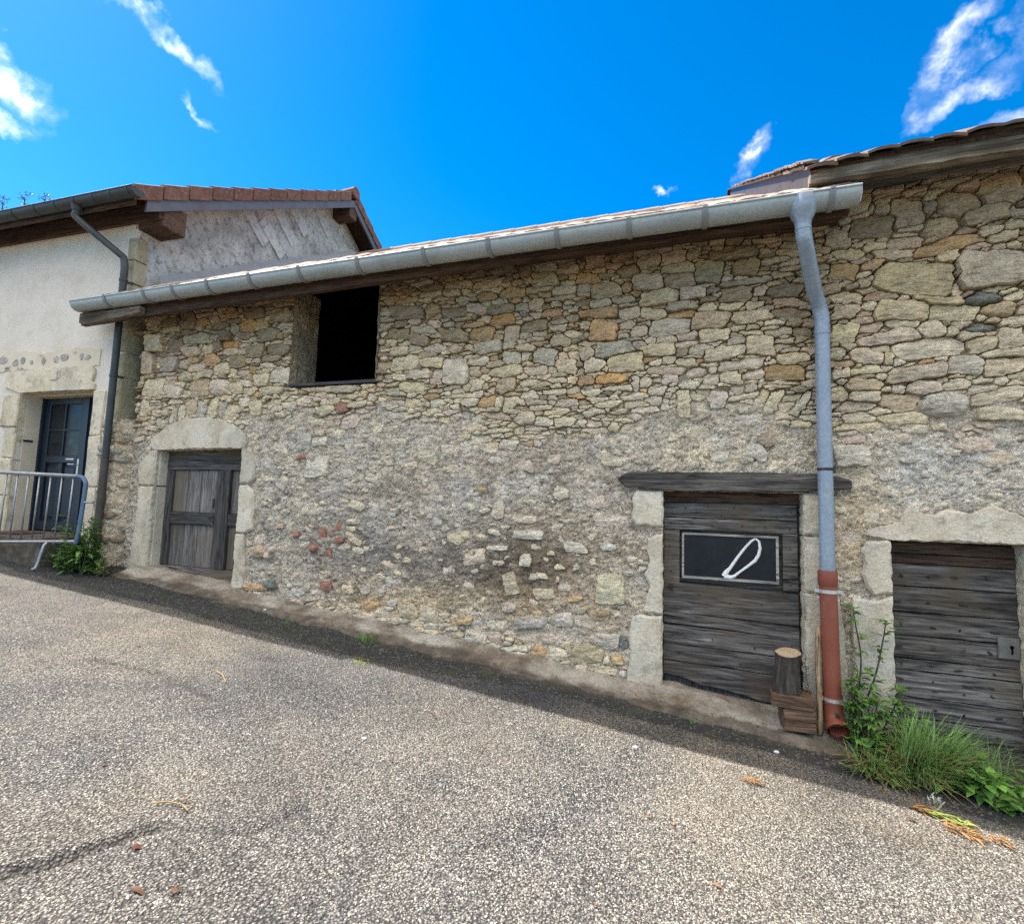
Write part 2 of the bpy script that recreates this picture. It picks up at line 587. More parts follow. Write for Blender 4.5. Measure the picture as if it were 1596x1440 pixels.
    wood('beam_wood', [(.022, .019, .017), (.075, .067, .058), (.145, .13, .112), (.28, .25, .21)], 'x', .008)
    wood('brown_wood', [(.045, .026, .018), (.085, .05, .034), (.12, .075, .052), (.18, .125, .09)], 'x', .004)
    wood('brown_wood_y', [(.035, .022, .016), (.065, .04, .028), (.09, .058, .042), (.13, .09, .066)], 'y', .004)
    wood('old_fascia', [(.06, .045, .03), (.22, .18, .125), (.44, .38, .29), (.72, .65, .53)], 'x', .012, brown=(.07, .052, .032), sc=.55)
    wood('block_wood', [(.05, .028, .016), (.115, .068, .04), (.165, .105, .064), (.25, .165, .105)], 'x', .003)
    wood('frame_wood', [(.22, .20, .17), (.36, .34, .30), (.46, .44, .39), (.55, .53, .48)], 'x', .002)
    wood('stick_wood', [(.14, .09, .05), (.26, .18, .10), (.33, .24, .15), (.42, .33, .22)], 'z', .002)
    wood('loft_shade', [(.004, .004, .004), (.007, .007, .007), (.01, .01, .01), (.014, .013, .012)], 'x', .002)  # near-black colour stands in for the darkness inside the loft
    m = Mat('bark', .95, .1)
    n1 = m.noise(1.2, 6, .7, m.vec(24, 24, 6), .6)
    m.color(m.ramp(n1, [(.3, (.018, .016, .013)), (.55, (.065, .056, .045)), (.75, (.13, .115, .095))]))
    m.bump(n1, 1, .014)
    M['bark'] = m.m
    m = Mat('cut_wood', .8, .2)
    rg = N(m.nt, 'ShaderNodeTexWave', wave_type='RINGS', rings_direction='Z')
    rg.inputs['Scale'].default_value = 28; rg.inputs['Distortion'].default_value = 2.5; rg.inputs['Detail'].default_value = 3
    m.L(m.co, rg.inputs['Vector'])
    c = m.ramp(rg.outputs['Fac'], [(.2, (.37, .26, .15)), (.8, (.50, .38, .24))])
    m.color(m.mix(1, c, m.ramp(m.noise(18, 5), [(.3, .7), (.7, 1.1)]), 'MULTIPLY'))
    M['cut_wood'] = m.m
    # clay tiles
    def tile(name, a, b, c_):
        m = Mat(name, .85, .2)
        n1 = m.noise(9, 6, .65)
        c = m.ramp(m.rand(), [(0, a), (.5, b), (1, c_)])
        c = m.mix(1, c, m.ramp(n1, [(.3, .7), (.7, 1.2)]), 'MULTIPLY')
        c = m.mix(m.ramp(m.noise(26, 5, .7), [(.55, 0), (.68, .5)]), c, (.35, .33, .28))
        m.color(c)
        m.bump(m.noise(60, 4, .6), .4, .004)
        M[name] = m.m
    tile('clay_tile', (.24, .165, .13), (.31, .235, .19), (.38, .32, .27))
    tile('old_tile', (.13, .085, .065), (.20, .14, .11), (.17, .13, .105))
    tile('brown_tile', (.115, .058, .043), (.15, .075, .056), (.13, .07, .056))
    # blue grey door paint, glass
    m = Mat('door_paint', .42, .4)
    m.color(m.ramp(m.noise(4, 4), [(.3, (.010, .017, .027)), (.7, (.016, .026, .040))]))
    M['door_paint'] = m.m
    m = Mat('glass', .06, .22)
    m.color(m.ramp(m.noise(6, 6, .7, None, 1.2), [(.4, (.012, .015, .020)), (.66, (.018, .021, .026)), (.80, (.07, .07, .07))]))
    m.roughness(m.ramp(m.noise(8, 5), [(.3, .08), (.7, .3)]))
    M['glass'] = m.m
    m = Mat('white_foam', .7, .3)
    m.color((.72, .72, .70)); m.bump(m.noise(60, 3), .6, .004)
    M['white_foam'] = m.m
    m = Mat('iron', .6, .4, .7)
    m.color(m.ramp(m.noise(30, 4), [(.3, (.03, .026, .024)), (.7, (.09, .07, .06))]))
    M['iron'] = m.m
    m = Mat('grey_metal', .5, .4, .5)
    m.color(m.ramp(m.noise(12, 5), [(.3, (.15, .14, .125)), (.7, (.24, .23, .21))]))
    M['grey_metal'] = m.m
    m = Mat('dark_void', 1, 0)
    m.color((.006, .006, .007))
    M['void'] = m.m
    # ground
    m = Mat('road', .85, .3)
    n0 = m.noise(.55, 4, .6); n1 = m.noise(2.3, 5, .65)
    vc = m.voro(92, 'F1', 'Color'); vd = m.voro(92, 'F1', 'Distance')
    vc2 = m.voro(150, 'F1', 'Color')
    c = m.ramp(vc, [(.0, (.10, .098, .095)), (.3, (.16, .155, .15)), (.55, (.24, .228, .21)), (.8, (.35, .335, .31)), (1, (.48, .465, .44))])
    c = m.mix(.35, c, m.ramp(vc2, [(.2, (.12, .115, .11)), (.8, (.36, .33, .29))]))
    c = m.mix(1, c, m.ramp(vd, [(.25, 1.12), (.60, .28)]), 'MULTIPLY')
    pn = m.noise(1.3, 6, .62, None, .6)
    c = m.mix(1, c, m.ramp(pn, [(.36, (.52, .53, .55)), (.46, (.74, .725, .71)), (.60, (.83, .79, .74))]), 'MULTIPLY')
    c = m.mix(1, c, m.ramp(n0, [(.33, (.78, .81, .86)), (.5, (1.02, 1.0, .97)), (.66, (1.26, 1.18, 1.04))]), 'MULTIPLY')
    c = m.mix(1, c, m.ramp(n1, [(.3, .68), (.6, 1.1)]), 'MULTIPLY')
    sx = N(m.nt, 'ShaderNodeSeparateColor'); m.L(m.attr(), sx.inputs[0])
    def edge(s, sc, amt, lo, hi):
        k = m.math('ADD', s, m.math('MULTIPLY_ADD' if False else 'MULTIPLY', m.math('SUBTRACT', m.noise(sc, 7, .68), .5), amt))
        return m.ramp(k, [(lo, 0), (hi, 1)])
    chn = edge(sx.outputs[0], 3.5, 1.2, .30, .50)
    drt = edge(sx.outputs[1], 2.6, 1.7, .38, .70)
    vcc = m.voro(95, 'F1', 'Color'); nd = m.noise(2, 5, .65)
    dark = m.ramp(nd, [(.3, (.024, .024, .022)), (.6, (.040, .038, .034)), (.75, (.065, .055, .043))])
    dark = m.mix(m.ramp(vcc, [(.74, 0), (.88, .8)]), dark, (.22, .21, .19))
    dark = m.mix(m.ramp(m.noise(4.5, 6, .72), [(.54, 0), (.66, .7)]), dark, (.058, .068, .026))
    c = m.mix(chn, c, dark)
    soil = m.ramp(m.noise(9, 6, .7), [(.3, (.042, .033, .024)), (.5, (.085, .068, .050)), (.7, (.19, .16, .125))])
    c = m.mix(m.math('MULTIPLY', drt, .9), c, soil)
    c = m.mix(m.math('MULTIPLY', sx.outputs[2], .7), c, (.05, .047, .043))
    m.color(c)
    m.bump(m.math('SUBTRACT', 1.0, vd), .9, .012).bump(m.noise(40, 4), .4, .006)
    M['road'] = m.m
    m = Mat('chips', .85, .2)
    r = m.rand()
    c = m.ramp(r, [(0, (.11, .108, .103)), (.22, (.15, .143, .133)), (.45, (.225, .205, .178)), (.68, (.30, .265, .215)), (.86, (.37, .335, .285)), (1, (.50, .47, .43))])
    m.color(m.mix(1, c, m.ramp(m.noise(160, 2), [(.3, .8), (.7, 1.1)]), 'MULTIPLY'))
    M['chips'] = m.m
    m = Mat('channel', .8, .3)
    vc = m.voro(95, 'F1', 'Color'); n1 = m.noise(2, 5, .65)
    c = m.ramp(n1, [(.3, (.038, .038, .036)), (.6, (.06, .058, .053)), (.75, (.085, .075, .06))])
    c = m.mix(m.ramp(vc, [(.72, 0), (.86, .8)]), c, (.24, .235, .22))
    c = m.mix(m.ramp(m.noise(3.5, 5, .7), [(.56, 0), (.68, .6)]), c, (.055, .062, .028))
    c = m.mix(m.ramp(m.noise(2.7, 6, .7, m.vec(.6, 2.5, 1)), [(.50, 0), (.64, .75)]), c, (.13, .095, .065))
    m.color(c)
    m.bump(m.voro(95), .6, .006).bump(m.noise(20, 5), .5, .01)
    M['channel'] = m.m
    m = Mat('old_concrete', .9, .2)
    n1 = m.noise(2.6, 6, .65); n2 = m.noise(50, 4, .7)
    c = m.ramp(n1, [(.30, (.10, .072, .046)), (.42, (.19, .15, .11)), (.54, (.32, .28, .22)), (.72, (.46, .42, .35))])
    c = m.mix(1, c, m.ramp(n2, [(.3, .65), (.65, 1.15)]), 'MULTIPLY')
    c = m.mix(m.ramp(m.noise(5, 5, .7), [(.6, 0), (.7, .6)]), c, (.075, .085, .035))
    sx = N(m.nt, 'ShaderNodeSeparateColor'); m.L(m.attr(), sx.inputs[0])
    k = m.math('ADD', sx.outputs[1], m.math('MULTIPLY', m.math('SUBTRACT', m.noise(3, 7, .68), .5), 1.5))
    soil = m.ramp(m.noise(9, 6, .7), [(.3, (.042, .033, .024)), (.5, (.085, .068, .050)), (.7, (.19, .16, .125))])
    c = m.mix(m.ramp(k, [(.40, 0), (.70, .88)]), c, soil)
    m.color(c)
    m.bump(m.noise(80, 4, .7), .6, .006).bump(m.noise(14, 4), .6, .014)
    M['concrete'] = m.m
    # leaves
    def leaf(name, a, b, c_=None, tr=.25):
        m = Mat(name, .55, .35)
        n1 = m.noise(9, 4)
        st = [(.3, a), (.7, b)] + ([(.85, c_)] if c_ else [])
        c = m.ramp(n1, st)
        c = m.mix(1, c, m.attr(), 'MULTIPLY')
        m.color(c)
        t = N(m.nt, 'ShaderNodeBsdfTranslucent')
        m.L(c, t.inputs['Color'])
        mx = N(m.nt, 'ShaderNodeMixShader'); mx.inputs[0].default_value = tr
        m.L(m.b.outputs[0], mx.inputs[1]); m.L(t.outputs[0], mx.inputs[2])
        m.L(mx.outputs[0], m.nt.nodes['Material Output'].inputs['Surface'])
        M[name] = m.m
    leaf('weed_leaf', (.08, .17, .035), (.14, .27, .06))
    leaf('broad_leaf', (.10, .22, .04), (.18, .36, .07))
    leaf('grass_blade', (.15, .26, .07), (.25, .40, .13))
    leaf('dry_grass', (.30, .20, .085), (.44, .32, .15))
    leaf('yellow_green', (.20, .27, .06), (.34, .38, .12))
    leaf('pale_flower', (.40, .40, .30), (.5, .5, .40))
    leaf('orange_leaf', (.30, .15, .055), (.40, .235, .10))
    leaf('brown_leaf', (.10, .05, .03), (.18, .09, .05))
    leaf('red_leaf', (.12, .035, .022), (.18, .06, .035))
    leaf('tree_leaf', (.06, .11, .03), (.11, .17, .06))
    leaf('stem_green', (.07, .10, .04), (.11, .13, .055), None, .05)
    leaf('stem_brown', (.05, .035, .025), (.09, .06, .045), None, .02)
    m = Mat('white_pebble', .7, .3); m.color((.58, .57, .54)); m.bump(m.noise(60, 3), .4, .003)
    M['pebble'] = m.m
mats()
M = MATS

# ------------------------------------------------------------------ ground
K0, K1 = -0.096, 0.249
def prof(y):
    return np.interp(y, [-30, -6, -3.2, -2.0, -1.2, -.8, -.6, -.35, 0, 12], [.25, .03, .0, -.015, -.03, -.04, -.045, -.03, 0, 0])
def gz(x, y):
    x = np.asarray(x, float); y = np.asarray(y, float)
    return K0 * x + K1 + prof(y) + .018 * (fbm(x * .9, y * .9, 3, 3) - .5) * np.clip(-y * 2, 0, 1)

def grid_sheet(name, xs, ys, zf, mat, keep=None, kind='structure', cols=None):
    X, Y = np.meshgrid(xs, ys, indexing='ij')
    Z = zf(X, Y)
    V = np.stack([X, Y, Z], -1).reshape(-1, 3)
    nx, ny = len(xs), len(ys)
    i, j = np.meshgrid(np.arange(nx - 1), np.arange(ny - 1), indexing='ij')
    a = (i * ny + j).ravel()
    F = np.stack([a, a + ny, a + ny + 1, a + 1], -1)
    if keep is not None:
        cx = (X[:-1, :-1] + X[1:, 1:]).ravel() / 2; cy = (Y[:-1, :-1] + Y[1:, 1:]).ravel() / 2
        F = F[keep(cx, cy)]
    if cols is None:
        cols = np.ones((len(V), 3))
    elif callable(cols):
        cols = cols(X, Y).reshape(-1, 3)
    return np_mesh(name, V, F, mat, None, cols, True, kind)

def poly_dist(x, y, pts):
    d = np.full(np.shape(x), 9.0)
    for (a, b) in zip(pts[:-1], pts[1:]):
        ax, ay = a; bx, by = b
        t = np.clip(((x - ax) * (bx - ax) + (y - ay) * (by - ay)) / ((bx - ax) ** 2 + (by - ay) ** 2), 0, 1)
        d = np.minimum(d, np.hypot(x - ax - t * (bx - ax), y - ay - t * (by - ay)))
    return d
CRACKS = [([(-2.62, -3.35), (-2.3, -3.22), (-2.08, -3.15), (-2.02, -3.08), (-1.99, -3.02), (-1.96, -2.94), (-1.93, -2.87), (-1.90, -2.79)], .034, .022),
          ([(-3.66, -1.88), (-3.49, -1.83), (-3.17, -1.80), (-2.95, -1.84), (-2.58, -1.87)], .022, .022),
          ([(-1.9, -2.79), (-1.6, -2.62), (-1.5, -2.4)], .010, .02)]
def crack(x, y):
    """old cracks and broken patch edges in the surface"""
    x = np.asarray(x, float); y = np.asarray(y, float)
    wx = x + .05 * (fbm(x * 9, y * 9, 5, 3) - .5); wy = y + .05 * (fbm(x * 9, y * 9, 6, 3) - .5)
    d = 0 * x
    for (pts, depth, wd) in CRACKS:
        d = d - depth * np.exp(-(poly_dist(wx, wy, pts) / wd) ** 2)
    return d

xs = np.concatenate([np.linspace(-60, -9, 30)[:-1], np.linspace(-9, 3.5, 520), np.linspace(3.5, 60, 30)[1:]])
ys = np.concatenate([np.linspace(-60, -5, 28)[:-1], np.linspace(-5, .3, 290), np.linspace(.3, 60, 24)[1:]])
def road_z(x, y):
    base = gz(np.clip(x, -16, 14), y)
    near = (np.abs(x) < 9) & (y > -6) & (y < .4)
    return base + near * (.010 * (fbm(x * 7, y * 7, 21, 3) - .5) + crack(x, y))
def wear(x, y):
    """r: the darker tarmac of the drainage channel, g: soil washed down along the wall"""
    w = .30 * (fbm(x * 1.1, y * 0, 31, 4) - .5)
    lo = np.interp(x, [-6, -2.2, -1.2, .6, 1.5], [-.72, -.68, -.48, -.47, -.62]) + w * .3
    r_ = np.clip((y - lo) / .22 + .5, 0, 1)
    g_ = np.clip((y + .36 + w * .7) / .30 + .35, 0, 1) * np.interp(x, [-7, -5.5, -4.4, 1.2, 1.6], [.35, .3, 1, 1, .6])
    return np.stack([r_, g_, np.clip(-crack(x, y) * 40, 0, 1)], -1)
ROAD = grid_sheet('road', xs, ys, road_z, M['road'], None, 'structure', wear)

# worn concrete strip at the foot of the walls
def apron_z(x, y):
    t = np.clip((y + .36) / .36, 0, 1)
    return gz(x, y) - .022 + .085 * t ** .8 + .050 * (fbm(x * 2.6, y * 4, 53, 5) - .5) + .016 * (fbm(x * 9, y * 9, 51, 4) - .5)
def apron_keep(x, y):
    return (y > -.5) & (x > -5.95) & (x < 1.16 + .05 * np.sin(y * 20))
grid_sheet('concrete_apron', np.linspace(-6, 1.25, 620), np.linspace(-.52, .22, 66), apron_z, M['concrete'], apron_keep, 'structure', lambda x, y: np.stack([0 * x, np.clip((-.10 - y + .10 * (fbm(x * 2, y * 0, 63, 3) - .5)) / .18, 0, 1), 0 * x], -1))

# aggregate chips bedded in the road surface
def make_chips():
    vs = []; dens = []
    n = 0
    me = bpy.data.meshes.new('road_aggregate')
    bmx = np.linspace(-5.2, 2.6, 40); bmy = np.linspace(-3.9, -.72, 18)
    rows = []
    P = []; 
    cr = np.random.default_rng(3)
    for i in range(len(bmx) - 1):
        for j in range(len(bmy) - 1):
            cx = (bmx[i] + bmx[i + 1]) / 2; cy = (bmy[j] + bmy[j + 1]) / 2
            v = Vector((cx, cy, K0 * cx + K1)) - Vector((0, -4.3, 1.67))
            dep = v.dot(CF)
            if dep < .6:
                continue
            px = 798 + 800 * v.dot(CR) / dep; py = 720 - 800 * v.dot(CU) / dep
            if not (-160 < px < 1760 and py < 1620):
                continue
            d = 11000 * min(1, (2.4 / dep) ** 1.3)
            k = int(d * (bmx[i + 1] - bmx[i]) * (bmy[j + 1] - bmy[j]))
            P.append(np.stack([cr.uniform(bmx[i], bmx[i + 1], k), cr.uniform(bmy[j], bmy[j + 1], k)], -1))
    P = np.concatenate(P)
    keep = fbm(P[:, 0] * 1.7, P[:, 1] * 1.7, 71, 3) + cr.uniform(-.25, .25, len(P)) > .36
    keep &= (P[:, 1] < -.80) | (cr.uniform(0, 1, len(P)) < .25)
    P = P[keep & (crack(P[:, 0], P[:, 1]) > -.008)]
    z = road_z(P[:, 0], P[:, 1])
    me.vertices.add(len(P))
    me.vertices.foreach_set('co', np.stack([P[:, 0], P[:, 1], z + .0005], -1).astype(np.float32).ravel())
    o = bpy.data.objects.new('road_aggregate', me)
    COL.objects.link(o)
    o['kind'] = 'stuff'
    ng = bpy.data.node_groups.new('road_aggregate', 'GeometryNodeTree')
    ng.interface.new_socket('Geometry', in_out='INPUT', socket_type='NodeSocketGeometry')
    ng.interface.new_socket('Geometry', in_out='OUTPUT', socket_type='NodeSocketGeometry')
    gi = ng.nodes.new('NodeGroupInput'); go = ng.nodes.new('NodeGroupOutput')
    m2p = ng.nodes.new('GeometryNodeMeshToPoints')
    ico = ng.nodes.new('GeometryNodeMeshIcoSphere'); ico.inputs['Radius'].default_value = 1; ico.inputs['Subdivisions'].default_value = 1
    tr = ng.nodes.new('GeometryNodeTransform'); tr.inputs['Scale'].default_value = (1, .78, .5)
    sm = ng.nodes.new('GeometryNodeSetMaterial'); sm.inputs['Material'].default_value = M['chips']
    iop = ng.nodes.new('GeometryNodeInstanceOnPoints')
    rr = ng.nodes.new('FunctionNodeRandomValue'); rr.data_type = 'FLOAT_VECTOR'
    rr.inputs[0].default_value = (-.35, -.35, 0); rr.inputs[1].default_value = (.35, .35, 6.28)
    rs = ng.nodes.new('FunctionNodeRandomValue'); rs.data_type = 'FLOAT'
    rs.inputs[2].default_value = .0022; rs.inputs[3].default_value = .0056
    L = ng.links.new
    L(gi.outputs[0], m2p.inputs['Mesh']); L(m2p.outputs[0], iop.inputs['Points'])
    L(ico.outputs[0], tr.inputs['Geometry']); L(tr.outputs[0], sm.inputs['Geometry']); L(sm.outputs[0], iop.inputs['Instance'])
    L(rr.outputs[0], iop.inputs['Rotation']); L(rs.outputs[1], iop.inputs['Scale'])
    L(iop.outputs[0], go.inputs[0])
    md = o.modifiers.new('chips', 'NODES'); md.node_group = ng
make_chips()

# ------------------------------------------------------------------ the two rubble walls
XL, XR, XS = -6.22, 3.4, 1.104          # left end, right end, joint between the two barns
BOUND = [(-9, 2.3), (-6.75, 2.3), (-5.94, 2.29), (-5.92, 2.56), (-4.61, 2.52), (-4.4, 2.73), (-3.79, 2.54), (-3.23, 2.39), (-2.8, 2.64), (-2.17, 2.55), (-1.7, 2.3),
         (-.99, 2.24), (-.55, 2.34), (-.29, 2.5), (.15, 2.64), (.61, 2.47), (.99, 2.22), (1.07, 2.22), (1.43, 2.37), (2.14, 2.38), (5, 2.4)]
def exposure(x, z):
    b = np.interp(x, [p[0] for p in BOUND], [p[1] for p in BOUND])
    n = .62 * (fbm(x * 3.2, z * 4, 81, 4) - .5)
    e = np.clip((z - b + n) / .26 + .5, 0, 1)
    # the render has also fallen off the foot of the wall between the doors
    g = K0 * x + K1
    k = np.clip((.20 - (z - g) + .55 * (fbm(x * 2.3, z * 2.3, 85, 4) - .5)) / .14 + .5, 0, 1) * ((x > -4.35) & (x < -.42))
    return np.maximum(e, .8 * k)
OPEN = {'left_door': (-5.80, -4.53, .5, 2.21), 'door': (-.172, .822, .1, 1.84), 'right_door': (1.36, 2.115, .0, 1.525), 'loft': (-3.955, -2.915, 2.86, 3.99)}
def mortar_off(x, z):
    e = exposure(x, z)
    r1 = fbm(x * 6, z * 7, 91, 4) - .5
    r2 = fbm(x * 19, z * 24, 92, 4) - .5
    rid = 1 - np.abs(2 * fbm(x * 11, z * 14, 93, 4) - 1)
    rid2 = 1 - np.abs(2 * fbm(x * 26, z * 32, 97, 3) - 1)
    rough = .032 * r1 + .030 * r2 - .022 * np.clip(rid - .80, 0, 1) * 5 * .2 - .020 * np.clip(rid2 - .86, 0, 1) * 5
    low = np.interp(z - (K0 * x + K1), [0, .25, .6], [.012, .004, 0])
    t = np.clip((z - np.interp(x, [p[0] for p in BOUND], [p[1] for p in BOUND])) / .75, 0, 1)
    return -(.016 + .024 * t) * e + rough * (1.15 - .4 * e) + low

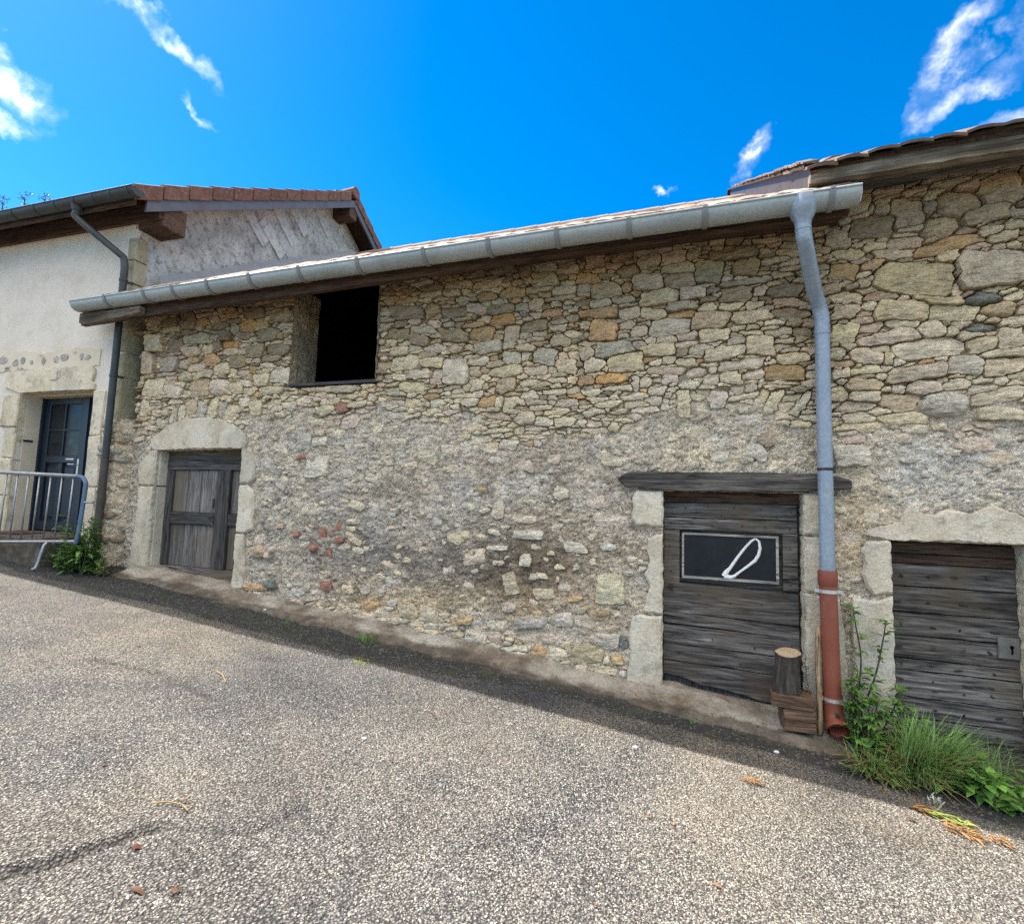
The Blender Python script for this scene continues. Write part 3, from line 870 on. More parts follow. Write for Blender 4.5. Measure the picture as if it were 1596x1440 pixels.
STONES = '''141,409,19,8,12,b;170,414,15,6,8,b;186,416,15,8,4,b;201,417,12,6,0,b;215,416,13,6,4,y;179,408,23,5,5,b;170,403,12,4,9,b;141,402,16,5,0,b;120,397,16,9,5,b;137,395,8,8,-5,b;131,396,1,9,-9,b;152,389,19,22,-2,t;166,398,4,4,-9,b;166,392,5,7,-9,d;183,393,24,18,5,tr;208,399,21,21,5,t;113,390,9,4,-2,b;130,382,28,15,-2,d;172,376,21,15,6,tr;200,381,24,11,10,t;215,381,9,6,6,b;201,369,12,7,1,b;214,371,11,7,-2,y;109,375,16,13,-19,b;152,374,13,3,-2,b;152,367,22,8,1,b;131,367,14,5,-1,y;176,362,41,9,11,o;207,363,19,6,11,y;214,358,9,4,2,y;114,363,19,8,-11,y;142,359,23,7,-3,b;162,354,10,3,-1,b;176,354,13,6,11,y;112,350,19,13,-10,o;130,353,17,6,5,o;123,346,9,5,0,b;124,339,6,7,-6,y;154,340,49,24,-9,y;199,341,37,25,0,g;182,329,7,6,-24,w;113,330,20,8,3,y;168,323,28,5,-12,y;195,321,17,9,-2,Gr;213,321,9,6,7,w;127,322,8,6,18,w;112,319,17,10,6,b;146,317,32,14,-9,y;178,312,28,10,-10,y;203,312,19,10,0,tr;215,310,4,5,-5,b;148,307,21,5,-1,b;165,301,15,10,-4,w;175,299,5,7,-4,b;193,300,18,7,1,Gr;209,292,14,15,0,b;111,302,17,15,-4,y;128,305,14,6,-1,b;138,297,33,9,12,b;162,287,42,14,8,w;192,288,16,11,-4,y;125,284,19,10,-3,b;138,281,4,7,-3,y;106,287,8,10,-3,b;125,274,21,5,0,y;154,270,35,11,9,b;161,277,7,5,-9,o;183,274,18,12,-3,g;204,272,21,11,6,y;107,272,10,7,-3,b;123,263,22,9,-2,t;143,259,7,5,-2,b;158,260,19,9,-2,b;178,261,15,8,7,w;193,264,13,5,3,b;203,263,7,4,-2,w;211,261,7,4,1,y;192,257,18,5,7,b;106,257,9,9,-2,y;125,255,20,6,-2,b;144,250,23,11,-2,t;171,247,27,17,-1,gr;200,252,29,9,10,y;116,247,26,6,-1,b;201,240,27,9,-5,y;146,237,28,7,2,y;119,239,21,7,-1,b;167,232,10,6,-1,y;195,232,14,4,2,y;153,231,15,6,-1,w;204,226,14,9,0,w;115,212,24,16,0,W;116,224,16,6,0,b;-75,383,17,14,-2,t;-54,385,17,12,0,o;-35,386,12,8,5,b;-19,386,13,6,0,b;-4,388,12,5,-4,b;10,388,13,6,-4,b;24,387,10,8,-8,b;37,387,13,9,-2,o;49,388,15,4,-8,d;-30,377,17,11,5,b;-10,377,20,10,5,b;6,380,11,7,-7,b;36,374,35,10,1,d;45,383,5,3,-8,b;59,374,8,6,-7,b;-47,369,17,12,1,dr;-9,368,25,8,3,b;17,362,21,18,-3,y;44,361,19,12,-7,o;-81,368,19,8,-1,o;-85,359,11,8,-1,b;-65,355,24,14,4,t;-48,356,7,8,-6,o;-31,358,25,13,-6,b;-5,356,23,13,2,t;-22,344,32,11,2,y;5,345,19,10,0,b;37,341,22,12,0,d;44,349,34,5,7,b;55,342,9,7,-6,b;-71,344,18,7,2,b;-50,345,18,7,4,b;-5,335,23,7,3,b;17,332,12,6,-5,y;33,331,16,6,-2,y;51,331,14,6,10,b;-73,335,32,8,-2,o;-46,333,18,11,0,b;-26,330,18,10,-5,y;-4,328,20,6,3,o;-82,327,13,5,-4,y;-68,319,24,18,-4,ov;-48,323,12,7,5,b;18,321,31,14,-5,t;48,321,30,10,3,y;-13,318,33,14,0,g;-51,314,7,4,16,w;-38,316,11,10,-4,b;21,309,21,11,2,y;0,309,15,7,0,b;-15,308,15,6,4,b;-28,308,6,5,-4,w;-38,306,10,5,-4,b;-58,303,33,12,4,g;-82,301,13,9,-3,b;-22,299,26,10,1,y;0,303,17,5,6,b;-3,296,7,6,-3,d;11,297,19,9,4,b;37,302,11,8,-4,b;54,298,19,16,-4,y;28,293,30,10,9,b;-48,290,30,15,2,y;-74,289,15,12,1,w;-24,289,9,6,-3,w;-14,290,10,5,-3,b;0,287,16,6,-3,y;-15,282,29,7,-3,b;7,279,19,9,9,br;20,279,6,4,-3,b;40,283,33,8,3,b;34,273,13,10,0,y;49,274,16,6,10,w;18,272,10,8,-2,b;-60,277,23,8,2,O;-82,277,12,8,-2,o;-40,273,5,14,-2,b;-13,274,14,7,-2,w;-32,273,9,7,-2,w;2,269,16,6,2,w;-218,384,21,6,-3,o;-189,384,23,8,0,d;-164,385,30,8,0,d;-139,381,12,11,-1,d;-121,382,20,9,0,b;-121,371,22,14,1,t;-206,376,28,8,-1,b;-235,375,23,8,-6,d;-175,373,32,9,8,b;-147,371,12,5,-6,t;-103,358,21,8,-1,b;-212,368,18,7,1,b;-199,368,11,7,-6,br;-177,361,17,9,8,o;-150,362,21,9,3,o;-261,365,25,5,5,o;-200,361,16,5,-1,b;-232,353,15,15,-5,or;-260,353,33,13,-2,d;-210,349,25,9,0,d;-186,350,17,10,-12,b;-165,354,12,5,4,b;-161,348,25,8,0,d;-142,347,12,7,-5,b;-129,349,12,13,-5,t;-110,348,8,6,-5,b;-99,344,7,4,-5,b;-159,337,22,10,2,O;-178,340,14,4,-5,b;-112,339,17,6,-2,o;-129,339,9,4,-5,b;-95,333,11,6,-5,t;-268,343,16,6,0,d;-251,343,10,4,-5,b;-228,341,11,5,-5,b;-214,338,14,4,-4,br;-190,335,17,5,-4,o;-243,335,25,7,-4,b;-208,326,29,11,-9,d;-180,325,24,12,-4,ov;-151,324,15,15,0,b;-130,329,26,9,3,d;-107,325,15,6,0,b;-137,321,12,5,-4,b;-124,321,13,5,-4,b;-227,328,12,4,-4,b;-245,325,21,10,-13,d;-270,333,24,10,-4,d;-163,322,8,6,-4,o;-124,313,17,3,-4,o;-267,315,20,10,-1,y;-227,316,23,8,-1,b;-204,313,12,6,-11,b;-173,312,29,10,1,g;-151,312,12,5,-4,b;-137,309,18,6,-4,b;-105,314,19,10,-4,b;-235,309,20,4,-1,b;-260,303,30,15,3,y;-228,301,26,9,0,y;-205,291,26,25,-3,Wv;-193,305,7,4,-3,w;-182,300,22,6,1,b;-167,302,8,6,-3,o;-150,302,17,11,-8,g;-137,302,7,7,-3,w;-119,301,21,14,-11,g;-135,295,10,4,-3,y;-102,300,7,5,-3,y;-93,301,9,6,-3,y;-99,290,18,12,-3,y;-165,296,15,5,4,b;-155,289,31,9,4,y;-185,290,10,10,-3,y;-127,288,21,9,-3,b;-264,289,14,5,-2,w;-243,290,23,8,-3,w;-223,290,10,7,-3,w;-251,279,28,9,1,y;-224,282,11,6,-2,p;-182,277,12,10,-2,w;-155,276,20,11,7,t;-132,277,17,6,2,w;-106,278,15,4,2,w;-108,273,11,4,-2,w;-167,272,11,6,-2,b;-229,269,15,5,2,o;-214,271,11,4,-2,w;-182,269,10,5,-2,w;-110,268,21,6,0,b;-132,266,16,7,5,w;-93,268,9,6,-2,b;-223,262,16,7,9,w;-226,255,16,4,-1,y;-207,253,16,4,-1,w;-189,261,15,7,-2,w;-172,261,15,10,-2,o;-150,260,12,11,-2,b;-162,260,8,9,-2,y;-126,259,19,5,0,b;-121,254,20,5,3,y;-98,258,19,7,7,b;-108,250,24,5,6,y;-117,241,16,7,-9,w;-99,241,18,8,3,y;-135,246,17,10,-1,b;-607,375,19,14,-5,p;-603,349,29,22,0,w;-609,324,21,26,-3,p;-598,294,31,24,-2,w;-610,270,12,23,-1,w;-579,371,27,11,-1,d;-548,371,18,21,-5,d;-528,368,13,9,-5,o;-511,370,17,10,-1,b;-483,373,17,11,-5,o;-454,372,29,13,-5,d;-416,363,29,11,-1,d;-462,357,22,13,-4,O;-440,355,18,11,-4,o;-479,355,11,8,-4,b;-576,363,31,7,0,b;-538,349,41,13,0,b;-510,348,11,7,-4,b;-491,349,19,10,-4,d;-463,346,16,8,-4,d;-430,344,29,13,0,d;-415,342,10,7,-4,o;-569,342,24,15,3,d;-540,334,29,12,-1,y;-516,334,15,10,-7,y;-484,338,24,8,0,O;-503,337,11,11,-4,d;-448,328,23,15,-3,d;-467,329,11,8,-3,b;-415,327,27,11,-3,d;-594,328,17,6,-3,b;-576,321,24,19,5,g;-552,320,20,13,-3,br;-532,314,27,9,0,b;-535,323,17,6,-3,o;-509,321,19,14,-9,o;-472,318,24,14,-3,d;-493,311,22,13,4,y;-579,309,31,4,0,b;-548,304,22,12,-2,br;-517,307,21,7,0,b;-479,306,13,8,-3,y;-448,307,10,7,-3,o;-428,311,22,4,-3,b;-571,301,18,10,-2,b;-463,304,14,7,-3,b;-533,305,9,9,-3,y;-435,296,21,12,0,y;-410,298,25,16,-3,W;-525,290,26,21,5,t;-496,290,32,21,-2,wr;-470,288,18,12,-2,y;-564,287,28,15,-2,w;-454,292,16,8,-2,w;-451,284,19,7,-2,y;-421,283,32,8,0,y;-561,276,24,6,-2,b;-536,269,15,16,5,t;-502,268,11,20,-5,y;-489,267,11,15,-8,b;-517,267,9,16,-6,g;-475,261,16,18,-13,y;-457,271,14,11,-2,w;-441,264,15,15,-1,y;-580,263,30,7,2,y;-581,252,10,10,-1,y;-559,261,4,16,2,b;-565,258,4,15,2,b;-549,263,10,16,-1,b;-396,266,18,8,2,w;-378,271,18,8,-2,b;-361,271,8,6,-2,w;-353,268,9,6,-2,w;-340,268,14,6,0,w;-329,261,15,10,-1,R;-348,259,20,9,6,y;-374,261,18,6,-1,b;-366,282,29,5,-2,b;-331,280,37,8,-2,b;-321,272,21,5,-2,b;-344,274,11,6,-2,b;-293,269,8,6,-2,w;-336,252,24,4,2,b;-339,246,18,5,1,b;-319,247,21,13,7,b;-353,236,12,6,0,y;-331,236,15,6,1,y;-373,228,17,18,0,g;-354,228,20,10,1,w;-375,212,12,5,4,R;-356,202,28,23,0,Wv;-318,195,12,9,0,g;-413,188,13,4,-3,w;-349,190,7,11,0,y;-397,140,11,6,4,t;-375,133,8,6,2,R;-344,135,8,10,6,R;-334,136,8,7,2,R;-326,142,6,10,-14,R;-322,129,9,6,2,R;-353,120,9,7,3,Rr;-335,116,7,8,-9,R;-309,148,16,5,2,w;-310,141,11,5,2,y;-422,112,18,14,3,tr;-409,110,10,7,3,br;-403,116,6,6,3,wr;-129,144,29,8,0,W;-158,131,21,5,-1,W;-88,135,21,9,-6,W;-60,137,13,6,3,W;-131,122,12,11,-5,w;-156,118,11,4,3,w;-144,101,13,19,15,y;-109,129,7,4,3,y;-101,118,8,4,3,y;-86,119,6,5,3,w;-73,124,5,6,3,w;-119,109,17,6,8,b;-102,108,3,5,4,y;-114,95,18,9,7,y;-87,93,12,5,0,o;-58,103,24,25,1,y;-64,83,12,4,5,o;-58,158,29,10,2,w;-83,84,10,6,-2,y;-144,81,13,8,5,b;-127,56,18,10,3,wr;-108,58,18,9,-5,pr;-118,45,14,11,6,or;-102,46,15,13,6,wr;-77,49,27,16,6,t;-61,61,22,13,6,g;-48,63,8,12,6,G;-52,48,9,7,6,o;-61,45,6,6,6,br;-60,38,17,8,2,y;-135,42,12,5,-17,w;-185,66,14,8,1,o;-187,58,7,5,5,dr;-175,52,20,13,-2,w;-157,53,12,8,1,b;-125,70,29,10,8,g;-156,65,19,8,3,b;-49,38,6,5,7,gr;-403,81,16,10,4,Gr;-335,84,13,8,4,R;-310,83,14,9,4,y;-285,69,17,13,5,or;-244,69,18,15,5,t;-223,68,17,15,-7,y;-184,65,14,8,5,R;-221,57,15,6,5,b;-234,58,18,7,5,b;-335,67,11,7,5,t;77,286,22,8,0,y;71,275,28,12,-3,o;61,284,7,3,24,b;70,267,25,3,-5,b;-2,254,10,23,10,y;24,256,12,14,-2,wv;38,263,6,6,-2,w;54,255,4,17,-29,y;64,254,6,23,-36,y;82,251,5,22,-37,b;47,264,5,6,-2,b;42,248,6,5,-1,w;-23,265,15,7,-2,w;-26,258,14,5,-2,b;-16,255,3,8,-2,b;-25,215,14,7,0,g;25,211,13,8,0,W;51,215,16,12,-16,g;58,224,12,12,10,t;12,207,4,10,16,w;44,209,10,5,0,w;-149,223,18,8,0,w;-141,234,10,6,-1,y;-125,182,10,9,1,W;-133,157,23,7,0,w;-158,164,12,16,1,w;-58,207,19,7,0,w;-101,180,14,12,-8,b;-173,182,10,5,1,o;-108,209,12,8,0,b;-94,157,18,3,2,p;-57,237,8,4,-1,y'''
PAL = {'b': (.48, .41, .305), 't': (.42, .33, .22), 'y': (.53, .45, .305), 'o': (.43, .295, .155), 'O': (.47, .28, .12), 'd': (.28, .22, .145), 'g': (.44, .40, .33),
       'w': (.64, .56, .42), 'W': (.78, .72, .57), 'p': (.52, .42, .33), 'R': (.27, .135, .095), 'G': (.15, .16, .14)}

LIME = []        # outlines of dressed stones that rubble must keep clear of (x, z)
def in_poly(poly, X, Z):
    r = np.zeros(X.shape, bool)
    n = len(poly)
    for i in range(n):
        x1, z1 = poly[i]; x2, z2 = poly[(i + 1) % n]
        c = ((z1 > Z) != (z2 > Z)) & (X < (x2 - x1) * (Z - z1) / (z2 - z1 + 1e-12) + x1)
        r ^= c
    return r

DRESSED = {  # name: (parent key, outline)
 'L_lintel': ('barn', [(-5.93, 2.235), (-5.90, 2.33), (-5.80, 2.40), (-5.70, 2.475), (-5.56, 2.53), (-5.41, 2.56), (-5.12, 2.565), (-4.95, 2.55), (-4.83, 2.53), (-4.70, 2.48), (-4.60, 2.43), (-4.53, 2.37), (-4.50, 2.27), (-4.52, 2.215), (-5.84, 2.20)]),
 'L_jl1': ('barn', [(-5.80, 2.20), (-5.84, 2.20), (-5.97, 2.13), (-6.06, 2.05), (-6.07, 1.93), (-6.03, 1.795), (-5.80, 1.79)]),
 'L_jl2': ('barn', [(-5.80, 1.78), (-6.02, 1.782), (-6.03, 1.5), (-6.06, 1.2), (-6.07, .95), (-6.09, .74), (-5.80, .70)]),
 'L_jr1': ('barn', [(-4.53, 2.21), (-4.40, 2.19), (-4.36, 2.05), (-4.33, 1.90), (-4.41, 1.83), (-4.53, 1.825)]),
 'L_jr2': ('barn', [(-4.53, 1.815), (-4.43, 1.82), (-4.34, 1.75), (-4.31, 1.58), (-4.33, 1.46), (-4.31, 1.35), (-4.40, 1.31), (-4.53, 1.31)]),
 'L_jr3': ('barn', [(-4.53, 1.30), (-4.42, 1.30), (-4.40, 1.1), (-4.37, .92), (-4.38, .74), (-4.53, .70)]),
 'D_jl1': ('barn', [(-.172, 1.84), (-.38, 1.845), (-.41, 1.78), (-.40, 1.70), (-.42, 1.60), (-.38, 1.56), (-.172, 1.555)]),
 'D_jl2': ('barn', [(-.172, 1.50), (-.22, 1.49), (-.285, 1.46), (-.30, 1.38), (-.27, 1.28), (-.31, 1.18), (-.27, 1.08), (-.30, .98), (-.32, .875), (-.172, .87)]),
 'D_jl3': ('barn', [(-.172, .86), (-.33, .855), (-.40, .83), (-.43, .70), (-.42, .5), (-.44, .36), (-.46, .22), (-.30, .20), (-.172, .20)]),
 'D_jr1': ('barn', [(.822, 1.84), (.822, 1.535), (.94, 1.53), (.99, 1.55), (1.0, 1.68), (.985, 1.83)]),
 'D_jr2': ('barn', [(.822, 1.525), (.822, 1.125), (.92, 1.12), (.985, 1.15), (.98, 1.35), (.99, 1.52)]),
 'D_jr3': ('barn', [(.822, 1.115), (.822, .15), (1.0, .12), (1.07, .3), (1.08, .6), (1.06, .9), (1.04, 1.09)]),
 'R_lintel': ('tall', [(1.20, 1.555), (1.21, 1.585), (1.31, 1.615), (1.42, 1.655), (1.44, 1.72), (1.47, 1.755), (1.55, 1.72), (1.62, 1.71), (1.69, 1.745), (1.76, 1.74), (1.82, 1.725), (1.90, 1.765), (1.95, 1.785), (2.0, 1.76), (2.07, 1.74), (2.13, 1.68), (2.22, 1.64), (2.30, 1.58), (2.30, 1.53), (1.35, 1.525)]),
 'R_jl1': ('tall', [(1.36, 1.515), (1.34, 1.525), (1.21, 1.51), (1.175, 1.44), (1.195, 1.36), (1.18, 1.27), (1.20, 1.20), (1.25, 1.13), (1.36, 1.155)]),
 'R_jl2': ('tall', [(1.36, 1.14), (1.26, 1.10), (1.12, 1.11), (1.11, .9), (1.115, .5), (1.11, .12), (1.36, .08)]),
 'R_jr': ('tall', [(2.115, 1.52), (2.115, .03), (2.34, .02), (2.36, .4), (2.33, .9), (2.36, 1.3), (2.33, 1.52)]),
}

def make_stones():
    res = .008
    gx = np.arange(XL, XR, res); gzv = np.arange(-.1, 4.28, res)
    X, Z = np.meshgrid(gx, gzv, indexing='ij')
    top = np.where(X < XS, 3.93, 4.24)
    ok = (Z > K0 * X + K1 + .03) & (Z < top)
    for (a, b, c, d) in OPEN.values():
        ok &= ~((X > a - .01) & (X < b + .01) & (Z > c - .02) & (Z < d + .01))
    for k, (p, poly) in DRESSED.items():
        x0 = min(q[0] for q in poly); x1 = max(q[0] for q in poly)
        s = slice(max(0, int((x0 - XL) / res) - 3), max(0, int((x1 - XL) / res) + 4))
        ok[s] &= ~in_poly(poly, X[s], Z[s])
    ok &= ~((X > -.55) & (X < 1.15) & (Z > 1.83) & (Z < 2.0))     # oak lintel
    ok &= ~((X < -5.98) & (Z < 2.28))                              # rough pier in front
    E = exposure(X, Z)
    Lb = np.zeros(X.shape, np.int32)
    info = {}
    r = np.random.default_rng(17)
    nid = 0
    def stamp(cx, cz, w, h, ang, pw, irr, minfree, fill):
        nonlocal nid
        rr = .56 * math.hypot(w, h) + .02
        i0 = max(0, int((cx - rr - XL) / res)); i1 = min(len(gx), int((cx + rr - XL) / res) + 1)
        j0 = max(0, int((cz - rr + .1) / res)); j1 = min(len(gzv), int((cz + rr + .1) / res) + 1)
        if i1 - i0 < 3 or j1 - j0 < 3:
            return 0
        x = X[i0:i1, j0:j1] - cx; z = Z[i0:i1, j0:j1] - cz
        cuts = [(q_ * math.pi / 2 + r.normal(0, (.06 if w * h > .02 else .13) if fill is None else .22), r.uniform(.88, 1.0)) for q_ in range(4)] + [(r.uniform(0, 6.28), r.uniform(.86, 1.15) + (.22 if fill is None and w * h > .02 else 0)) for _ in range(3)]
        c, s = math.cos(ang), math.sin(ang)
        u = (x * c + z * s) / (w / 2); v = (-x * s + z * c) / (h / 2)
        u = u + irr[0] * v                      # shear
        v = v * (1 + irr[1] * u)                # taper
        th = np.arctan2(v, u)
        k = 1 + irr[2] * np.sin(th * 2 + irr[3]) + irr[2] * .8 * np.sin(th * 3 + irr[4]) + irr[2] * .5 * np.sin(th * 5 + irr[5])
        if pw > 2.75:                           # split stone: a few straight breaks
            m = np.ones(u.shape, bool)
            for (a_, d_) in cuts:
                m &= (u * math.cos(a_) + v * math.sin(a_)) < d_
            m &= (np.abs(u) < 1.08) & (np.abs(v) < 1.08)
        else:
            m = (np.abs(u) ** pw + np.abs(v) ** pw) ** (1 / pw) < k
        n = m.sum()
        if n < 6:
            return 0
        sub = Lb[i0:i1, j0:j1]
        free = m & (sub == 0) & ok[i0:i1, j0:j1]
        if free.sum() < minfree * n:
            return 0
        if fill is not None and (E[i0:i1, j0:j1][m].mean() < fill):
            return 0
        nid += 1
        sub[free] = nid
        return nid
    items = []
    for t in STONES.split(';'):
        a = t.split(',')
        x, z, w, h, an = [float(q) / 100 for q in a[:4]] + [float(a[4])]
        items.append((x, z, w, h, rad(an), a[5]))
    items.sort(key=lambda q: -q[2] * q[3])
    for (x, z, w, h, an, code) in items:
        pw = 2.3 if 'r' in code else r.uniform(3.4, 8)
        big = .15 if 'v' in code else r.uniform(.025, .07)
        irr = (r.uniform(-.22, .22) if 'r' not in code else 0, r.uniform(-.14, .14), big, *r.uniform(0, 6.28, 3))
        k = stamp(x, z, w, h, an, pw, irr, .35, None)
        if k:
            info[k] = (code, True, w, h)
    # the rest of the exposed rubble
    for (w0, w1, h0, h1, n, mf) in ((.18, .34, .05, .085, 500, .94), (.13, .28, .034, .062, 3200, .92), (.08, .19, .024, .044, 7500, .90), (.05, .12, .020, .038, 12000, .87), (.03, .07, .014, .026, 12000, .82)):
        for _ in range(n):
            x = r.uniform(XL, XR); z = r.uniform(.1, 4.22)
            if E[min(len(gx) - 1, int((x - XL) / res)), min(len(gzv) - 1, int((z + .1) / res))] < .35:
                continue
            sc = 1.25 if x > XS else 1
            w = r.uniform(w0, w1) * sc; h = r.uniform(h0, h1) * sc
            ang = rad(r.normal(1, 5) if w > h else 0)
            irr = (r.uniform(-.3, .3), r.uniform(-.2, .2), r.uniform(.04, .12), *r.uniform(0, 6.28, 3))
            k = stamp(x, z, w, h, ang, r.uniform(2.8, 7), irr, mf, .55)
            if k:
                info[k] = (None, False, w, h)
    # a few lumps showing through the render below
    for _ in range(2600):
        x = r.uniform(XL, XR); z = r.uniform(.2, 2.6)
        w = r.uniform(.03, .10) if r.uniform() < .6 else r.uniform(.09, .24); h = w * r.uniform(.35, .7)
        irr = (r.uniform(-.3, .3), r.uniform(-.2, .2), r.uniform(.08, .16), *r.uniform(0, 6.28, 3))
        k = stamp(x, z, w, h, rad(r.normal(0, 14)), r.uniform(2.2, 4), irr, .97, None)
        if k:
            info[k] = (None, False, w, h)
    # let the stones of the bare wall grow until they nearly touch
    grow = ok & (E > .4)
    for it in range(5):
        P = Lb.copy()
        if it > 2:
            break
        for (dx, dz) in (((1, 0), (-1, 0), (0, 1), (0, -1)) if it % 2 == 0 else ((1, 1), (-1, 1), (1, -1), (-1, -1), (1, 0), (-1, 0), (0, 1), (0, -1))):
            sh = np.roll(np.roll(Lb, dx, 0), dz, 1)
            m = (P == 0) & (sh > 0) & grow
            P[m] = sh[m]
        Lb = P
    edge = np.zeros(Lb.shape, bool)
    for (dx, dz) in ((1, 0), (0, 1)):
        sh = np.roll(np.roll(Lb, dx, 0), dz, 1)
        edge |= (sh != Lb) & (sh > 0) & (Lb > 0)
    Lb[edge] = 0
    # outline of each stone by rays from its middle
    flat = Lb.ravel(); order = np.argsort(flat, kind='stable')
    ids, start, cnt = np.unique(flat[order], return_index=True, return_counts=True)
    out = []
    Kr = 30
    for q in range(len(ids)):
        k = int(ids[q])
        if k == 0 or cnt[q] < 9 or k not in info:
            continue
        cells = order[start[q]:start[q] + cnt[q]]
        ci = cells // Lb.shape[1]; cj = cells % Lb.shape[1]
        mi, mj = ci.mean(), cj.mean()
        if Lb[int(round(mi)), int(round(mj))] != k:
            continue
        sx = max(ci.std(), .8); sz = max(cj.std(), .8)
        th = (np.arange(Kr) + r.uniform(0, 1)) * 2 * math.pi / Kr
        dx, dz = sx * np.cos(th), sz * np.sin(th)
        dl = np.hypot(dx, dz); dx /= dl; dz /= dl
        R = np.arange(0, 4.2 * max(sx, sz) + 2, .5)
        ii = np.clip(np.round(mi + R[:, None] * dx).astype(int), 0, Lb.shape[0] - 1)
        jj = np.clip(np.round(mj + R[:, None] * dz).astype(int), 0, Lb.shape[1] - 1)
        inside = Lb[ii, jj] == k
        first = np.where(inside.all(0), len(R) - 1, np.argmin(inside, 0))
        rad_ = R[np.maximum(first - 1, 1)] + .35
        rad_ = .90 * rad_ + .05 * (np.roll(rad_, 1) + np.roll(rad_, -1))
        px = dx * rad_ * res + r.normal(0, .0016, Kr); pz = dz * rad_ * res + r.normal(0, .0012, Kr)
        out.append((XL + mi * res, -.1 + mj * res, px, pz, info[k], cnt[q] * res * res))
    return out

def stone_mesh(st, r):
    cx, cz, px, pz, (code, traced, w, h), area = st
    e = float(exposure(np.array([cx]), np.array([cz]))[0])
    mo = float(mortar_off(np.array([cx]), np.array([cz]))[0])
    size = math.sqrt(area)
    if e > .4:
        hi = r.uniform(-.010, .030) + min(.02, size * .05)
        f_ = min(1, max(0, (e - .4) / .5)); hi = hi * f_ + (mo + r.uniform(.002, .016)) * (1 - f_)
    elif traced:
        hi = mo + r.uniform(.014, .026) + (.03 if code and 'r' in code else 0)
    else:
        hi = mo + r.uniform(-.003, .009)
    K = len(px)
    rings = []
    rnds = bool(code and 'r' in code)
    prof_ = ((1.0, -.075), (1.0, hi - .014), (.968, hi - .002), (.82, hi), (.42, hi + .002)) if not rnds else ((1.0, -.06), (.97, hi - .034), (.86, hi - .012), (.66, hi), (.35, hi + .006))
    tx, tz = r.normal(0, .035), r.normal(0, .05)
    seed = int(r.integers(0, 9999))
    for q, (s, o) in enumerate(prof_):
        x = px * s; z = pz * s
        off = o + 0 * x
        if q >= 1:
            off = off + x * tx + z * tz + (.022 if q > 2 else .008) * (fbm(x * 18 + seed, z * 34, seed, 3) - .5) * min(1.6, size / .1)
        rings.append(np.stack([x, -off, z], -1))
    ctr = np.array([[0, -(hi + .006), 0]])
    V = np.concatenate(rings + [ctr])
    F = []
    for q in range(len(rings) - 1):
        for k in range(K):
            k2 = (k + 1) % K
            F.append((q * K + k, q * K + k2, (q + 1) * K + k2, (q + 1) * K + k))
    b = (len(rings) - 1) * K; c = len(V) - 1
    for k in range(K):
        F.append((b + k, b + (k + 1) % K, c, c))
    # colour
    if code:
        col = np.array(PAL[code[0]])
    else:
        bnd = float(np.interp(cx, [p[0] for p in BOUND], [p[1] for p in BOUND]))
        t = np.clip((cz - bnd) / 1.2, 0, 1)
        ch = r.uniform()
        if e < .4:
            col = np.array(PAL['b' if ch < .45 else 'y' if ch < .55 else 'g' if ch < .75 else 'w'])
        elif ch < .34:
            col = np.array(PAL['b'])
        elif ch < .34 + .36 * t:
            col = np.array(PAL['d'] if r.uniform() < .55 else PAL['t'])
        elif ch < .72:
            col = np.array(PAL['y'])
        elif ch < .742:
            col = np.array(PAL['o'])
        else:
            col = np.array(PAL['w'] if r.uniform() > t else PAL['t'])
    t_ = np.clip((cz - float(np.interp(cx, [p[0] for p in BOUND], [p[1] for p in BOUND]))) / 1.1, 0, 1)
    col = col * (1.70 - .48 * t_) * (1 - t_ + t_ * np.array((1.06, .97, .84)))          # browner stone under the eaves, with some eave shade darkened into the colour
    col = col * r.normal(1, .09) * (1 + r.normal(0, .02, 3))
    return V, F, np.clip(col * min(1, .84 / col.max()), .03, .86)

BARN = root('barn', 'low rubble-stone barn with a long zinc gutter, two wooden doors and an open loft', 'barn', (-2.5, 0, .49))
TALL = root('tall_barn', 'taller stone barn at the right edge with a heavy weathered eaves timber', 'barn', (2.2, 0, .04))

